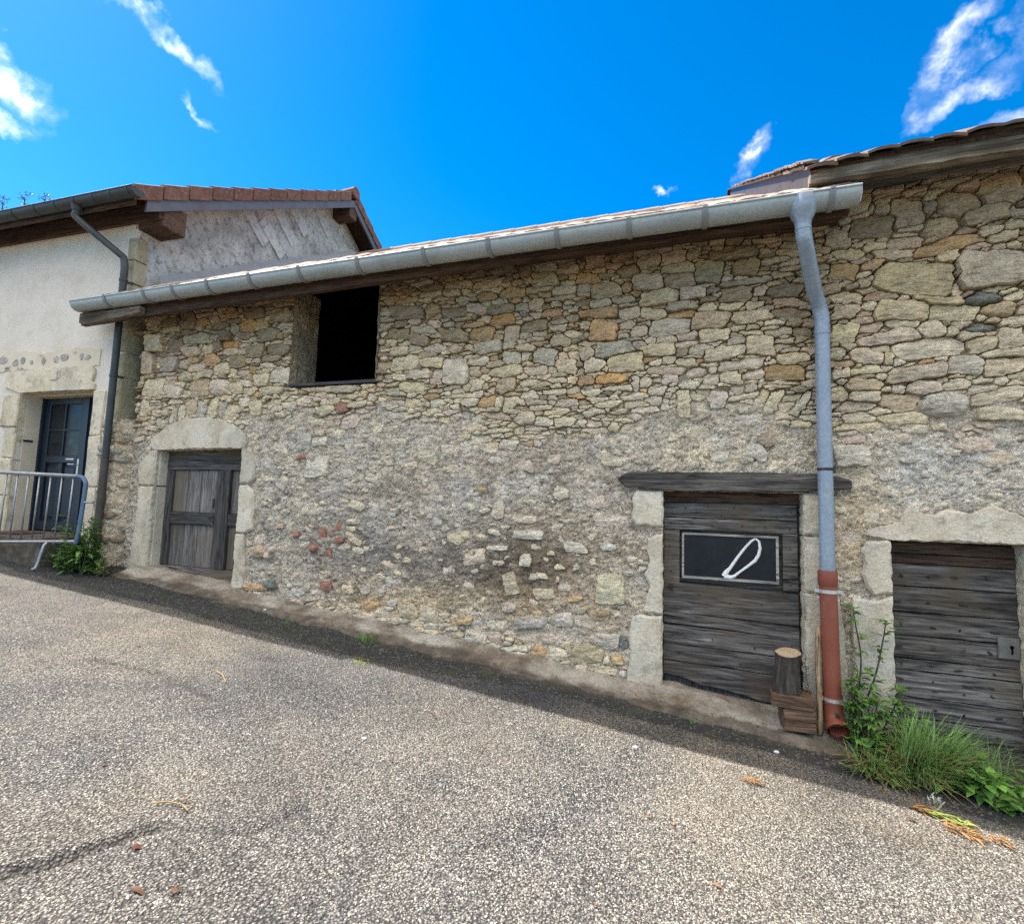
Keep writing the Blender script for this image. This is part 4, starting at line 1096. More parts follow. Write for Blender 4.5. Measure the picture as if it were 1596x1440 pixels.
def build_rubble():
    r = np.random.default_rng(23)
    sts = make_stones()
    cam = np.array([0, -4.3, 1.67])
    for par, sel in ((BARN, lambda s: s[0] < XS), (TALL, lambda s: s[0] >= XS)):
        mine = [s for s in sts if sel(s)]
        def px_size(s):
            d2 = (s[0] - cam[0]) ** 2 + cam[1] ** 2 + (s[1] - cam[2]) ** 2
            vis = 1 if s[0] < 2.35 else .05
            return s[5] / d2 * vis * (abs(cam[1]) / math.sqrt(d2))
        mine.sort(key=lambda s: -px_size(s))
        AV, AF, AC = [], [], []
        nb = 0
        off = np.array(org_of(par))
        for i, s in enumerate(mine):
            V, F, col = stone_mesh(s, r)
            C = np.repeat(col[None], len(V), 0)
            F = np.array(F)
            if i < 300:
                me = bpy.data.meshes.new('stone')
                me.from_pydata(V.tolist(), [], [tuple(q[:3]) if q[2] == q[3] else tuple(q) for q in F.tolist()])
                at = me.color_attributes.new('Col', 'FLOAT_COLOR', 'POINT')
                c4 = np.ones((len(V), 4), np.float32); c4[:, :3] = C
                at.data.foreach_set('color', c4.ravel())
                me.polygons.foreach_set('use_smooth', [True] * len(me.polygons))
                me.set_sharp_from_angle(angle=rad(38))
                me.materials.append(M['stone'])
                o = bpy.data.objects.new('stone', me)
                COL.objects.link(o)
                o.parent = par
                o.location = Vector((s[0], 0, s[1])) - Vector(off)
            else:
                AV.append(V + np.array([s[0], 0, s[1]])); AF.append(F + nb); AC.append(C)
                nb += len(V)
        if AV:
            V = np.concatenate(AV); F = np.concatenate(AF); C = np.concatenate(AC)
            tri = F[:, 2] == F[:, 3]
            F3 = np.concatenate([F[tri][:, :3], F[~tri][:, [0, 1, 2]], F[~tri][:, [0, 2, 3]]])
            np_mesh('small_stones', V, F3, M['stone'], par, C, True, 'stuff').data.set_sharp_from_angle(angle=rad(38))
        print('stones', par.name, len(mine))
build_rubble()

def gauss(x, z, cx, cz, sx, sz):
    return np.exp(-((x - cx) / sx) ** 2 - ((z - cz) / sz) ** 2)

def wall_skin(par, x0, x1, top):
    r_ = .0125
    xs = np.arange(x0, x1 + r_, r_); xs[-1] = x1
    zs = np.arange(-.1, top, r_)
    Xg, Zg = np.meshgrid(xs, zs, indexing='ij')
    o = mortar_off(Xg, Zg)
    V = np.stack([Xg, -o, Zg], -1).reshape(-1, 3)
    nx, nz = len(xs), len(zs)
    i, j = np.meshgrid(np.arange(nx - 1), np.arange(nz - 1), indexing='ij')
    a = (i * nz + j).ravel()
    F = np.stack([a, a + nz, a + nz + 1, a + 1], -1)
    cx = (Xg[:-1, :-1] + Xg[1:, 1:]).ravel() / 2; cz = (Zg[:-1, :-1] + Zg[1:, 1:]).ravel() / 2
    keep = cz > K0 * cx + K1 - .12
    for (p, q, s, t) in OPEN.values():
        keep &= ~((cx > p) & (cx < q) & (cz > s) & (cz < t))
    F = F[keep]
    # stains and patches of other mixes of lime, each with its own place
    n = fbm(Xg * 3, Zg * 3, 101, 4)
    c = np.ones(Xg.shape + (3,))
    def patch(cx_, cz_, sx, sz, col, k=1.0):
        w = np.clip(gauss(Xg, Zg, cx_, cz_, sx, sz) * 1.6 * (n * 1.6 - .15), 0, 1)[..., None] * k
        c[...] = c * (1 - w) + c * np.array(col) * w
    patch(-2.2, 1.20, 1.0, .34, (.50, .50, .51)); patch(-1.3, 1.08, .7, .30, (.68, .65, .62)); patch(-3.4, 1.55, .8, .5, (.78, .79, .82), .8)
    patch(-2.3, .78, 1.0, .16, (1.12, 1.02, .84)); patch(-.9, .9, .6, .2, (1.08, .98, .84)); patch(-.9, 1.35, .6, .3, (.86, .80, .74))
    patch(1.75, 2.05, .6, .3, (1.05, 1.1, 1.14)); patch(.3, 2.2, .7, .2, (1.12, 1.08, .98)); patch(1.15, 1.6, .25, .4, (1.1, 1.02, .86))
    patch(-4.0, 2.2, .4, .4, (.95, .97, .97)); patch(-2.9, .6, 1.2, .12, (1.15, 1.13, 1.1)); patch(-1.0, .5, .7, .12, (1.15, 1.12, 1.06))
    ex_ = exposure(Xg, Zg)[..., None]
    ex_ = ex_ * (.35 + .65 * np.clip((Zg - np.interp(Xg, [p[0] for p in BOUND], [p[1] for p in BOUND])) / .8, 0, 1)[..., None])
    c[...] = c * (1 - ex_) + c * np.array((.76, .645, .51)) * ex_       # earthy bedding mortar in the bare part, joint shadow painted in as darker tone
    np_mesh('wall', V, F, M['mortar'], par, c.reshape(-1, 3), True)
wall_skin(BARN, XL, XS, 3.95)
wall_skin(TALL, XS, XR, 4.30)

# dressed stones round the three doors
DEPTH = {'L': .15, 'D': .13, 'R': .15}
rr_ = random.Random(3)
for k, (pk, poly) in DRESSED.items():
    par = BARN if pk == 'barn' else TALL
    nm = 'stone_lintel' if 'lintel' in k else 'jamb_stone'
    # subdivide and roughen the outline away from the opening
    pts = []
    n = len(poly)
    for i in range(n):
        a, b = poly[i], poly[(i + 1) % n]
        m = max(1, int(math.hypot(b[0] - a[0], b[1] - a[1]) / .035))
        for t in range(m):
            x = a[0] + (b[0] - a[0]) * t / m; z = a[1] + (b[1] - a[1]) * t / m
            j = .0035 if t else .001
            pts.append((x + rr_.uniform(-j, j) * 2, z + rr_.uniform(-j, j) * 2))
    ar = sum(pts[i][0] * pts[(i + 1) % len(pts)][1] - pts[(i + 1) % len(pts)][0] * pts[i][1] for i in range(len(pts)))
    if ar < 0:
        pts = pts[::-1]
    g = rr_.uniform(.92, 1.06)
    MB().prism(pts, -.026 - rr_.uniform(0, .008), DEPTH[k[0]] + .25, (g, g * .99, g * .97), .018).put(nm, M['limestone'], par)

# ------------------------------------------------------------------ barn: doors, loft, roof, gutter
def plank(name, par, mat, x0, x1, z0, z1, y, t=.03, seed=0, lowcut=None, tilt=0, ragged=0):
    """one weathered board: its long edges wander a little; lowcut gives the lower edge as a function of x"""
    q = random.Random(seed * 131 + 7)
    horiz = (x1 - x0) >= (z1 - z0)
    mb = MB()
    n = 14 if horiz else 8
    top, bot = [], []
    for i in range(n + 1):
        f = i / n
        if horiz:
            x = x0 + (x1 - x0) * f
            top.append((x, z1 + tilt * (f - .5) + q.uniform(-.003, .001)))
            bot.append((x, (lowcut(x) if lowcut else z0) + tilt * (f - .5) + q.uniform(-.001, .003) + (q.uniform(-ragged, ragged))))
        else:
            z = z0 + (z1 - z0) * f
            bot.append((x0 + q.uniform(0, .002), z)); top.append((x1 - q.uniform(0, .002), z))
    poly = bot + top[::-1] if horiz else [bot[0]] + top + bot[:0:-1]
    mb.prism(poly, y, y + t, None, .004)
    return mb.put(name, mat, par)

# --- middle door, horizontal boards with a small window
D = MB().box(-.175, .825, .150, .168, .10, 1.80).put('door', M['beam_wood'], BARN, label='old grey plank door with a small glazed window and a white loop painted on the glass')
yD = .105
plank('plank', D, M['grey_wood'], -.168, .80, 1.635, 1.752, yD, .04, 1)
plank('plank', D, M['grey_wood'], -.168, .802, 1.535, 1.630, yD + .003, .04, 2)
plank('plank', D, M['grey_wood'], -.168, -.045, 1.105, 1.530, yD + .001, .04, 3)
plank('plank', D, M['grey_wood'], .700, .802, 1.29, 1.530, yD, .04, 4)
plank('plank', D, M['grey_wood'], .700, .802, 1.195, 1.285, yD + .004, .04, 5)
plank('plank', D, M['grey_wood'], .700, .804, 1.105, 1.19, yD + .001, .04, 6)
plank('plank', D, M['grey_wood'], -.168, .804, .868, 1.10, yD, .04, 7, tilt=-.03)
plank('plank', D, M['grey_wood'], -.168, .804, .775, .864, yD + .004, .04, 8, tilt=-.035)
plank('plank', D, M['grey_wood'], -.168, .806, .625, .768, yD + .002, .04, 9, tilt=-.02)
plank('plank', D, M['grey_wood'], -.168, .806, .49, .620, yD + .003, .04, 10, tilt=-.03, ragged=.006)
lc = lambda x: np.interp(x, [-.17, .0, .1, .25, .45, .62, .81], [.385, .365, .335, .325, .30, .275, .262])
plank('plank', D, M['grey_wood'], -.168, .806, .33, .485, yD - .004, .04, 11, lowcut=lc, tilt=-.03, ragged=.008)
xv = [-.168, .05, .125, .22, .31, .50, .66, .806]
for i in range(7):
    plank('plank', D, M['dark_wood_v'], xv[i] + .003, xv[i + 1] - .003, .17, .45, yD + .032, .02, 20 + i)
nl = MB()
for (x, z) in [(-.0, 1.71), (.17, 1.72), (.36, 1.715), (.55, 1.71), (.76, 1.70), (-.1, 1.66), (.27, 1.655), (.66, 1.65), (-.11, 1.585), (.05, 1.58), (.2, 1.575), (.42, 1.58), (.58, 1.575), (.75, 1.57),
               (-.12, 1.4), (-.11, 1.2), (.75, 1.42), (.75, 1.15), (-.1, 1.05), (.1, 1.03), (.33, .98), (.55, .99), (.72, .93), (-.1, .70), (.2, .69), (.5, .66), (.75, .70), (-.05, .56), (.4, .53), (.7, .5)]:
    nl.tube([(x, yD + .002, z), (x, yD - .005, z)], [.007, .005], 6)
nl.put('nail_heads', M['iron'], D, kind='stuff')
MB().box(-.125, -.09, yD - .012, yD + .01, 1.075, 1.10, None, .004).box(-.12, -.1, yD - .03, yD, 1.06, 1.08).put('latch', M['iron'], D)
wf = MB()
X0, X1, Zb, Zt = -.028, .672, 1.152, 1.512
wf.box(X0, X1, yD - .004, yD + .03, Zb, Zb + .018).box(X0, X1, yD - .004, yD + .03, Zt - .016, Zt)
wf.box(X0, X0 + .016, yD - .002, yD + .03, Zb + .018, Zt - .016).box(X1 - .018, X1, yD - .002, yD + .03, Zb + .018, Zt - .016)
wf.put('window_frame', M['frame_wood'], D)
MB().box(X0 + .004, X1 - .004, yD + .014, yD + .018, Zb + .006, Zt - .006).put('window_pane', M['glass'], D)
loop = [(.285, 1.185), (.30, 1.215), (.33, 1.25), (.39, 1.345), (.44, 1.415), (.485, 1.468), (.515, 1.488), (.538, 1.465), (.545, 1.415), (.535, 1.365), (.51, 1.32), (.46, 1.275), (.405, 1.23), (.36, 1.19), (.335, 1.178), (.30, 1.182), (.285, 1.185)]
lr = [.020, .019, .013, .011, .010, .010, .009, .010, .012, .013, .014, .011, .010, .012, .018, .020, .018]
MB().tube([(x, yD + .010, z) for x, z in loop], lr, 8, False).put('white_loop', M['white_foam'], D, smooth=True)
MB().box(-.172, .822, .118, .145, 1.757, 1.835).put('head_board', M['brown_wood'], D)
# oak lintel
lp = [(-.53, 1.925), (-.475, 1.868), (-.30, 1.852), (-.05, 1.842), (.3, 1.838), (.6, 1.842), (.82, 1.848), (.97, 1.868), (1.12, 1.872), (1.132, 1.885), (1.128, 1.935), (1.07, 1.957), (.92, 1.985), (.5, 1.992), (.1, 1.988), (-.3, 1.99), (-.43, 1.99), (-.50, 1.962)]
def rough_prism(poly, y0, y1, col=None, ch=.012, step=.05, j=.004, seed=1):
    q = random.Random(seed); pts = []
    n = len(poly)
    for i in range(n):
        a, b = poly[i], poly[(i + 1) % n]
        m = max(1, int(math.hypot(b[0] - a[0], b[1] - a[1]) / step))
        for t in range(m):
            pts.append((a[0] + (b[0] - a[0]) * t / m + q.uniform(-j, j) * .5, a[1] + (b[1] - a[1]) * t / m + q.uniform(-j, j)))
    ar = sum(pts[i][0] * pts[(i + 1) % len(pts)][1] - pts[(i + 1) % len(pts)][0] * pts[i][1] for i in range(len(pts)))
    if ar < 0:
        pts = pts[::-1]
    return MB().prism(pts, y0, y1, col, ch)
rough_prism(lp, -.05, .2, None, .015, .04, .003, 5).put('wooden_lintel', M['beam_wood'], BARN)
# threshold
MB().box(-.2, .9, -.03, .16, .05, .235, None, .02).put('door_sill', M['concrete'], BARN)

# --- left panelled door
yL = .125
DL = MB().box(-5.80, -4.50, yL + .045, yL + .06, .66, 2.215).put('door', M['dark_wood'], BARN, label='weathered grey panelled wooden door under an arched stone lintel')
plank('rail', DL, M['grey_wood'], -5.795, -4.52, 2.095, 2.208, yL, .045, 31)
plank('rail', DL, M['dark_wood'], -5.795, -4.52, 1.985, 2.092, yL - .004, .045, 32)
plank('stile', DL, M['dark_wood_v'], -5.795, -5.690, .885, 1.98, yL, .045, 33)
plank('stile', DL, M['dark_wood_v'], -5.015, -4.955, .885, 1.98, yL, .045, 34)
plank('stile', DL, M['dark_wood_v'], -4.950, -4.815, .885, 1.98, yL - .012, .05, 35)
plank('stile', DL, M['dark_wood_v'], -4.60, -4.52, .885, 1.98, yL, .045, 36)
plank('rail', DL, M['dark_wood'], -5.685, -5.02, 1.362, 1.495, yL - .006, .045, 37)
plank('rail', DL, M['dark_wood'], -4.81, -4.605, 1.362, 1.495, yL - .006, .045, 38)
plank('rail', DL, M['grey_wood'], -5.795, -4.52, .745, .882, yL - .002, .045, 39)
plank('rail', DL, M['grey_wood'], -5.795, -4.52, .67, .742, yL - .02, .06, 40)
for (xa, xb) in ((-5.685, -5.475), (-5.472, -5.27), (-5.267, -5.02)):
    plank('panel_board', DL, M['grey_wood_v'], xa, xb, 1.497, 1.982, yL + .022, .02, int(-xa * 100))
    plank('panel_board', DL, M['grey_wood_v'], xa, xb, .885, 1.358, yL + .022, .02, int(-xa * 90))
for (xa, xb) in ((-4.81, -4.70), (-4.697, -4.605)):
    plank('panel_board', DL, M['grey_wood_v'], xa, xb, 1.497, 1.982, yL + .022, .02, int(-xa * 100))
    plank('panel_board', DL, M['grey_wood_v'], xa, xb, .885, 1.358, yL + .022, .02, int(-xa * 90))
MB().tube([(-5.07, yL - .003, 1.44), (-5.07, yL - .012, 1.44)], .012, 8).box(-5.075, -5.05, yL + .012, yL + .024, 1.56, 1.66).put('latch', M['iron'], DL)
# bevelled inner edge of the left jamb
ch = MB()
for (z0, z1) in ((.80, 1.78), (1.795, 2.19)):
    ch.add([(-5.865, -.036, z0), (-5.865, -.036, z1), (-5.79, .03, z1), (-5.79, .03, z0), (-5.79, .15, z0), (-5.79, .15, z1), (-5.90, -.02, z0), (-5.90, -.02, z1)], [(0, 3, 2, 1), (3, 4, 5, 2), (6, 0, 1, 7)])
ch.put('jamb_bevel', M['limestone'], BARN)
MB().box(-5.82, -4.50, -.02, .2, .55, .70, None, .02).put('door_sill', M['concrete'], BARN)

# --- loft opening
lo = MB()
xs_ = -3.955
n_y, n_z = 14, 34
def skin(name, f, nu, nv, mat, par, flip=False, cols=None):
    V = []; F = []
    for i in range(nu + 1):
        for j in range(nv + 1):
            V.append(f(i / nu, j / nv))
    for i in range(nu):
        for j in range(nv):
            a = i * (nv + 1) + j
            q = (a, a + nv + 1, a + nv + 2, a + 1)
            F.append(q[::-1] if flip else q)
    return np_mesh(name, np.array(V), np.array(F), mat, par, np.tile(np.array(cols or (1, 1, 1)), (len(V), 1)), True)
def rv(u, v):
    y = -.03 + u * .42; z = 2.87 + v * 1.1
    return (xs_ - .005 + .03 * (float(fbm(y * 9, z * 9, 7, 4)) - .5) - .02 * u, y, z)
skin('reveal', rv, 30, 60, M['mortar'], BARN, cols=(.80, .72, .62))
skin('reveal', lambda u, v: (-2.912 + .03 * (float(fbm(u * 4, v * 10, 8, 4)) - .5), -.03 + u * .42, 2.87 + v * 1.1), 14, 40, M['mortar'], BARN, True, cols=(.85, .8, .7))
MB().box(-3.97, -2.90, -.035, .38, 2.855, 2.888, None, .006).put('loft_sill', M['dark_wood'], BARN)
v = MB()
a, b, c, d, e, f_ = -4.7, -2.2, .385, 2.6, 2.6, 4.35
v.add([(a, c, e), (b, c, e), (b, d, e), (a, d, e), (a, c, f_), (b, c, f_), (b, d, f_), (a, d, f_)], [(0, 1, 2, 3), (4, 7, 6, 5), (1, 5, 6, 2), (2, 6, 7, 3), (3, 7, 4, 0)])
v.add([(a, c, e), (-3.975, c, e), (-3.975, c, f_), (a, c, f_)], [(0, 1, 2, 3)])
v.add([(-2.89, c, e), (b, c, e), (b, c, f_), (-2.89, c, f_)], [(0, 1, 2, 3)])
v.put('loft_interior', M['loft_shade'], BARN)

# --- roof
SL = .597
def roof_z(y):
    return 3.885 + SL * (y + .45)
deck = MB()
xa, xb = -6.16, 1.10
def slab(mb, x0, x1, y0, y1, zf, t):
    mb.add([(x0, y0, zf(y0)), (x1, y0, zf(y0)), (x1, y1, zf(y1)), (x0, y1, zf(y1)), (x0, y0, zf(y0) - t), (x1, y0, zf(y0) - t), (x1, y1, zf(y1) - t), (x0, y1, zf(y1) - t)],
           [(0, 1, 2, 3), (7, 6, 5, 4), (4, 5, 1, 0), (5, 6, 2, 1), (6, 7, 3, 2), (7, 4, 0, 3)])
slab(deck, xa, xb, -.42, 3.95, roof_z, .03)
slab(deck, -6.85, xa, -.42, -.24, roof_z, .03)
slab(deck, xa, xb, 3.95, 8.0, lambda y: roof_z(3.95) - SL * (y - 3.95), .03)
ROOF = deck.put('roof', M['brown_wood_y'], BARN)
MB().box(xa, xb, 7.7, 8.0, -.3, 4.2).put('back_wall', M['mortar'], BARN)
for i in range(13):                                       # rafters under the eaves
    x = -6.0 + i * .58
    q = MB(); x0, x1 = x - .04, x + .04
    z = lambda y: roof_z(y) - .032
    slab(q, x0, x1, -.27, .3, z, .09)
    q.put('rafter', M['brown_wood_y'], BARN)
# plain tiles: the rows by the gutter one by one, the rest of the slope joined
tme = MB()
def tile_shape(mb, cx=0, cy=0, cz=0, w=.172, l=.29, t=.013, slope=SL, arch=.010, tw=0, lift=0):
    c, s = 1 / math.hypot(1, slope), slope / math.hypot(1, slope)
    vs = []
    for k in range(4):
        f = k / 3
        x = (f - .5) * w
        hgt = arch * (1 - (2 * f - 1) ** 2) + tw * (f - .5)
        for (yy, e) in ((0, lift), (l, 0)):
            for dz in (0, -t):
                h = hgt + dz + e
                vs.append((cx + x, cy + yy * c - h * s, cz + yy * s + h * c))
    fs = []
    for k in range(3):
        a = k * 4; b = a + 4
        fs += [(a, b, b + 2, a + 2), (a + 1, a + 3, b + 3, b + 1), (a, a + 1, b + 1, b), (a + 2, b + 2, b + 3, a + 3)]
    fs += [(0, 2, 3, 1), (12, 13, 15, 14)]
    mb.add(vs, fs)
tile_shape(tme, t=.014)
tile0 = None
rt = random.Random(9)
nt_ = 41
rest = MB()
for row in range(22):
    y = -.475 + row * (.115 if row < 6 else .23)
    if row >= 6:
        y = -.475 + 6 * .115 + (row - 6) * .24
    if y > 3.75:
        break
    x = xa + (.09 if row % 2 else .0)
    while x < xb - .02:
        zt = roof_z(y) + .030 + rt.uniform(-.003, .006) + (.010 if row < 6 else 0)
        if row < 6 and tile0 is None:
            tile0 = tme.put('tile', M['clay_tile'], ROOF)
            tile0.location = Vector((x, y, zt)) ; o = tile0
            for vtx in tile0.data.vertices:               # mesh in its own frame
                vtx.co += Vector(org_of(BARN))
            tile0.location = Vector((x, y, zt)) - Vector(org_of(BARN))
        elif row < 6:
            o = copy_to(tile0, Vector((x, y, zt)) - Vector(org_of(BARN)))
            wob = 1.3 if x > -.1 else 1
            o.rotation_euler = (rt.uniform(-.03, .05) * wob, rt.uniform(-.04, .04) * wob, rt.uniform(-.04, .04) * wob)
        else:
            tile_shape(rest, x, y, zt, l=.30, t=.014)
        x += .178
rest.put('roof_tiles', M['clay_tile'], ROOF, kind='stuff')
ridge = MB()
for i in range(18):
    x = xa + .2 + i * .41
    ridge.tube([(x - .2, 3.95, roof_z(3.95) - .03), (x + .22, 3.95, roof_z(3.95) - .02)], .11, 10)
ridge.put('ridge_tiles', M['clay_tile'], ROOF, kind='stuff')
# a few slipped tiles under the tall roof
for (x, y, rx, ry, rz) in ():
    copy_to(tile0, Vector((x, y, roof_z(y) + .058)) - Vector(org_of(BARN)), rot=(rx, ry, rz)).scale = (.8, .7, 1)
# lead flashing against the house gable
fl = MB()
for (dy0, dy1) in ((.1, 3.95),):
    fl.add([(-6.17, dy0, roof_z(dy0) + .055), (-6.05, dy0, roof_z(dy0) + .05), (-6.05, dy1, roof_z(dy1) + .05), (-6.17, dy1, roof_z(dy1) + .055), (-6.185, dy0, roof_z(dy0) + .17), (-6.30, dy1, roof_z(dy1) + .17)],
           [(0, 1, 2, 3), (0, 3, 5, 4)])
fl.put('flashing', M['grey_zinc'], BARN)
# eaves board
eb = MB()
ex = [-6.80, -6.2, -5, -4, -2.65, -.85, .7, 1.08]; ez = [3.655, 3.67, 3.69, 3.70, 3.72, 3.755, 3.785, 3.79]
n = len(ex)
vs = []
for (y, top) in ((-.34, 0), (-.34, 1), (-.285, 1), (-.285, 0)):
    for x, z in zip(ex, ez):
        vs.append((x, y, 3.90 if top else z))
fs = []
for k in range(4):
    for i in range(n - 1):
        a = k * n + i; b = ((k + 1) % 4) * n + i
        fs.append((a, a + 1, b + 1, b))
fs += [(0, n, 2 * n, 3 * n), (n - 1, 4 * n - 1, 3 * n - 1, 2 * n - 1)]
eb.add(vs, fs)
eb.put('eaves_board', M['brown_wood'], BARN)
rough_prism([(-6.74, 3.655), (-6.66, 3.635), (-6.2, 3.66), (-5.75, 3.690), (-5.75, 3.77), (-6.74, 3.77)], -.405, -.342, None, .012, .08, .004, 8).put('beam_end', M['old_fascia'], BARN)
MB().box(-6.16, 1.08, -.284, -.01, 3.868, 3.884).put('soffit', M['brown_wood'], BARN)

# --- half-round gutter, brackets, outlet and downpipe
GY, GZ, GR = -.452, 3.86, .092
def gutter(mb, x0, x1, y, z, r, t=.004, lip=.009, seg=16, end0=True, end1=True, fall=0):
    vs = []; fs = []
    pr = []
    for k in range(seg + 1):
        a = math.pi + math.pi * k / seg
        pr.append((y + r * math.cos(a), z + r * math.sin(a)))
    inner = [(y + (p[0] - y) * (r - t) / r, z + (p[1] - z) * (r - t) / r) for p in pr]
    loop_ = pr + inner[::-1]
    n = len(loop_)
    m = max(2, int((x1 - x0) / 1.0))
    for i in range(m + 1):
        x = x0 + (x1 - x0) * i / m
        for (py, pz) in loop_:
            vs.append((x, py, pz + fall * i / m))
    for i in range(m):
        for k in range(n):
            k2 = (k + 1) % n
            fs.append((i * n + k, (i + 1) * n + k, (i + 1) * n + k2, i * n + k2))
    mb.add(vs, fs)
    for (on, x, s) in ((end0, x0, -1), (end1, x1, 1)):
        if on:
            ev = [(x + s * .002, p[0], p[1] + (fall if s > 0 else 0)) for p in pr]
            mb.add(ev, [tuple(range(len(ev)))])
    mb.tube([(x0, y - r, z + .002), (x1, y - r, z + .002 + fall)], lip, 10)
gb = MB()
gutter(gb, -6.69, 1.10, GY, GZ, GR)
GUT = gb.put('gutter', M['zinc'], BARN, smooth=True, autosmooth=50)
br = MB()
arc = [(0, GY + (GR + .005) * math.cos(a), GZ + (GR + .005) * math.sin(a)) for a in np.linspace(math.pi * .99, 2 * math.pi, 16)]
def strap(mb, pts, w):
    vs = []; fs = []
    for p in pts:
        vs += [(p[0] - w / 2, p[1], p[2]), (p[0] + w / 2, p[1], p[2])]
    for i in range(len(pts) - 1):
        fs.append((2 * i, 2 * i + 1, 2 * i + 3, 2 * i + 2))
    k = len(vs)
    for i, p in enumerate(pts):
        d = Vector((0, p[1] - GY, p[2] - GZ)).normalized() * .005
        vs += [(p[0] - w / 2, p[1] + d.y, p[2] + d.z), (p[0] + w / 2, p[1] + d.y, p[2] + d.z)]
    for i in range(len(pts) - 1):
        fs.append((k + 2 * i + 2, k + 2 * i + 3, k + 2 * i + 1, k + 2 * i))
        fs.append((2 * i, 2 * i + 2, k + 2 * i + 2, k + 2 * i)); fs.append((2 * i + 3, 2 * i + 1, k + 2 * i + 1, k + 2 * i + 3))
    mb.add(vs, fs)
strap(br, arc, .034)
br.box(-.014, .014, GY - GR - .014, GY - GR + .012, GZ - .004, GZ + .016)
b0 = br.put('gutter_bracket', M['grey_zinc'], GUT)
for vtx in b0.data.vertices:
    vtx.co += Vector((org_of(BARN).x, 0, 0))
bx_ = [-6.12, -5.52, -5.10, -4.62, -4.07, -3.47, -2.82, -2.15, -1.55, -.97, -.41, .13, .93]
b0.location = (bx_[0] - org_of(BARN).x, 0, 0)
for x in bx_[1:]:
    copy_to(b0, Vector((x - org_of(BARN).x, 0, 0)))
# outlet funnel, swan neck, pipe
PX = .945; PY = -.115
fn = MB()
fv = []; ff = []
for (w_, d_, z) in ((.094, .100, GZ - .004), (.092, .102, GZ - .065), (.076, .086, GZ - .115), (.054, .056, GZ - .16), (.051, .051, GZ - .20)):
    for k in range(18):
        a = 2 * math.pi * k / 18
        fv.append((.765 + w_ * math.cos(a), GY - .012 + d_ * math.sin(a), z))
for i in range(4):
    for k in range(18):
        k2 = (k + 1) % 18
        ff.append((i * 18 + k, (i + 1) * 18 + k, (i + 1) * 18 + k2, i * 18 + k2))
fn.add(fv, ff)
fn.put('gutter_outlet', M['zinc_pipe'], GUT, smooth=True)
dp = MB()
neck = [(.765, GY - .012, GZ - .18), (.768, GY - .010, GZ - .25), (.785, GY + .02, GZ - .32), (.875, PY - .10, GZ - .545), (.925, PY - .015, GZ - .65), (PX, PY, GZ - .74), (PX, PY, 3.0)]
def bez(pts, per=5):
    out = []
    P = [Vector(p) for p in pts]
    for i in range(len(P) - 1):
        p0 = P[max(i - 1, 0)]; p1 = P[i]; p2 = P[i + 1]; p3 = P[min(i + 2, len(P) - 1)]
        for t in range(per):
            t /= per
            out.append(.5 * ((2 * p1) + (p2 - p0) * t + (2 * p0 - 5 * p1 + 4 * p2 - p3) * t * t + (3 * p1 - p0 - 3 * p2 + p3) * t ** 3))
    out.append(P[-1])
    return out
dp.tube(bez(neck), .050, 20)
dp.tube([(PX, PY, 3.02), (PX, PY, 1.26)], .0485, 20)
PIPE = dp.put('downpipe', M['zinc_pipe'], BARN, smooth=True, autosmooth=60, label='grey zinc downpipe with a swan neck and an orange plastic foot')
sj = MB()
bp = bez(neck)
for idx in (3, 13, 19):
    p = bp[idx]; q = bp[idx + 1]; d = (q - p).normalized() * .007
    sj.tube([p - d, p + d], .0525, 20)
sj.tube([(PX, PY, 3.0), (PX, PY, 3.02)], .0525, 20)
sj.put('seam', M['zinc_pipe'], PIPE, smooth=True, autosmooth=40)
pv = MB()
PFx, PFz = .985, .21
pv.tube([(PX, PY, 1.30), (PX, PY, 1.285), (PX, PY, 1.20), (PX, PY, 1.19)], [.058, .062, .062, .055], 22)
pv.tube([(PX, PY, 1.22), (PX + .012, PY - .005, .42)], .0555, 22)
PVC = pv.put('plastic_pipe', M['pvc'], PIPE, smooth=True, autosmooth=40, label='orange plastic lower section of the downpipe')
el = MB()
ep = [(PX + .012, PY - .005, .46), (PX + .014, PY - .008, .36), (PX + .016, PY - .03, .30), (PX + .02, PY - .10, .255)]
ep = bez(ep, 4)
el.tube(ep, [.060] * len(ep), 22, False)
el.tube(ep, [.052] * len(ep), 22, False)
e_end = Vector(ep[-1]); dirv = (Vector(ep[-1]) - Vector(ep[-2])).normalized()
el.tube([e_end - dirv * .03, e_end], [.066, .066], 22, False)
el.put('pipe_shoe', M['pvc'], PIPE, smooth=True, autosmooth=40)
for (z, x, y) in ((1.155, PX + .001, PY), (.43, PX + .012, PY - .005)):
    c_ = MB()
    c_.tube([(x, y, z + .012), (x, y, z - .012)], .061, 22)
    c_.box(x - .085, x - .055, y - .012, y + .012, z - .011, z + .011).box(x + .055, x + .085, y - .012, y + .012, z - .011, z + .011)
    c_.tube([(x + .07, y, z), (x + .075, .02, z)], .006, 6)
    c_.put('pipe_clamp', M['clamp'], PIPE)
c_ = MB(); c_.tube([(PX, PY, 2.02), (PX, PY, 2.0)], .0505, 20); c_.box(PX + .045, PX + .065, PY - .012, PY + .03, 1.985, 2.035); c_.tube([(PX + .05, PY, 2.01), (PX + .05, .02, 2.01)], .006, 6)
c_.put('pipe_clamp', M['iron'], PIPE)

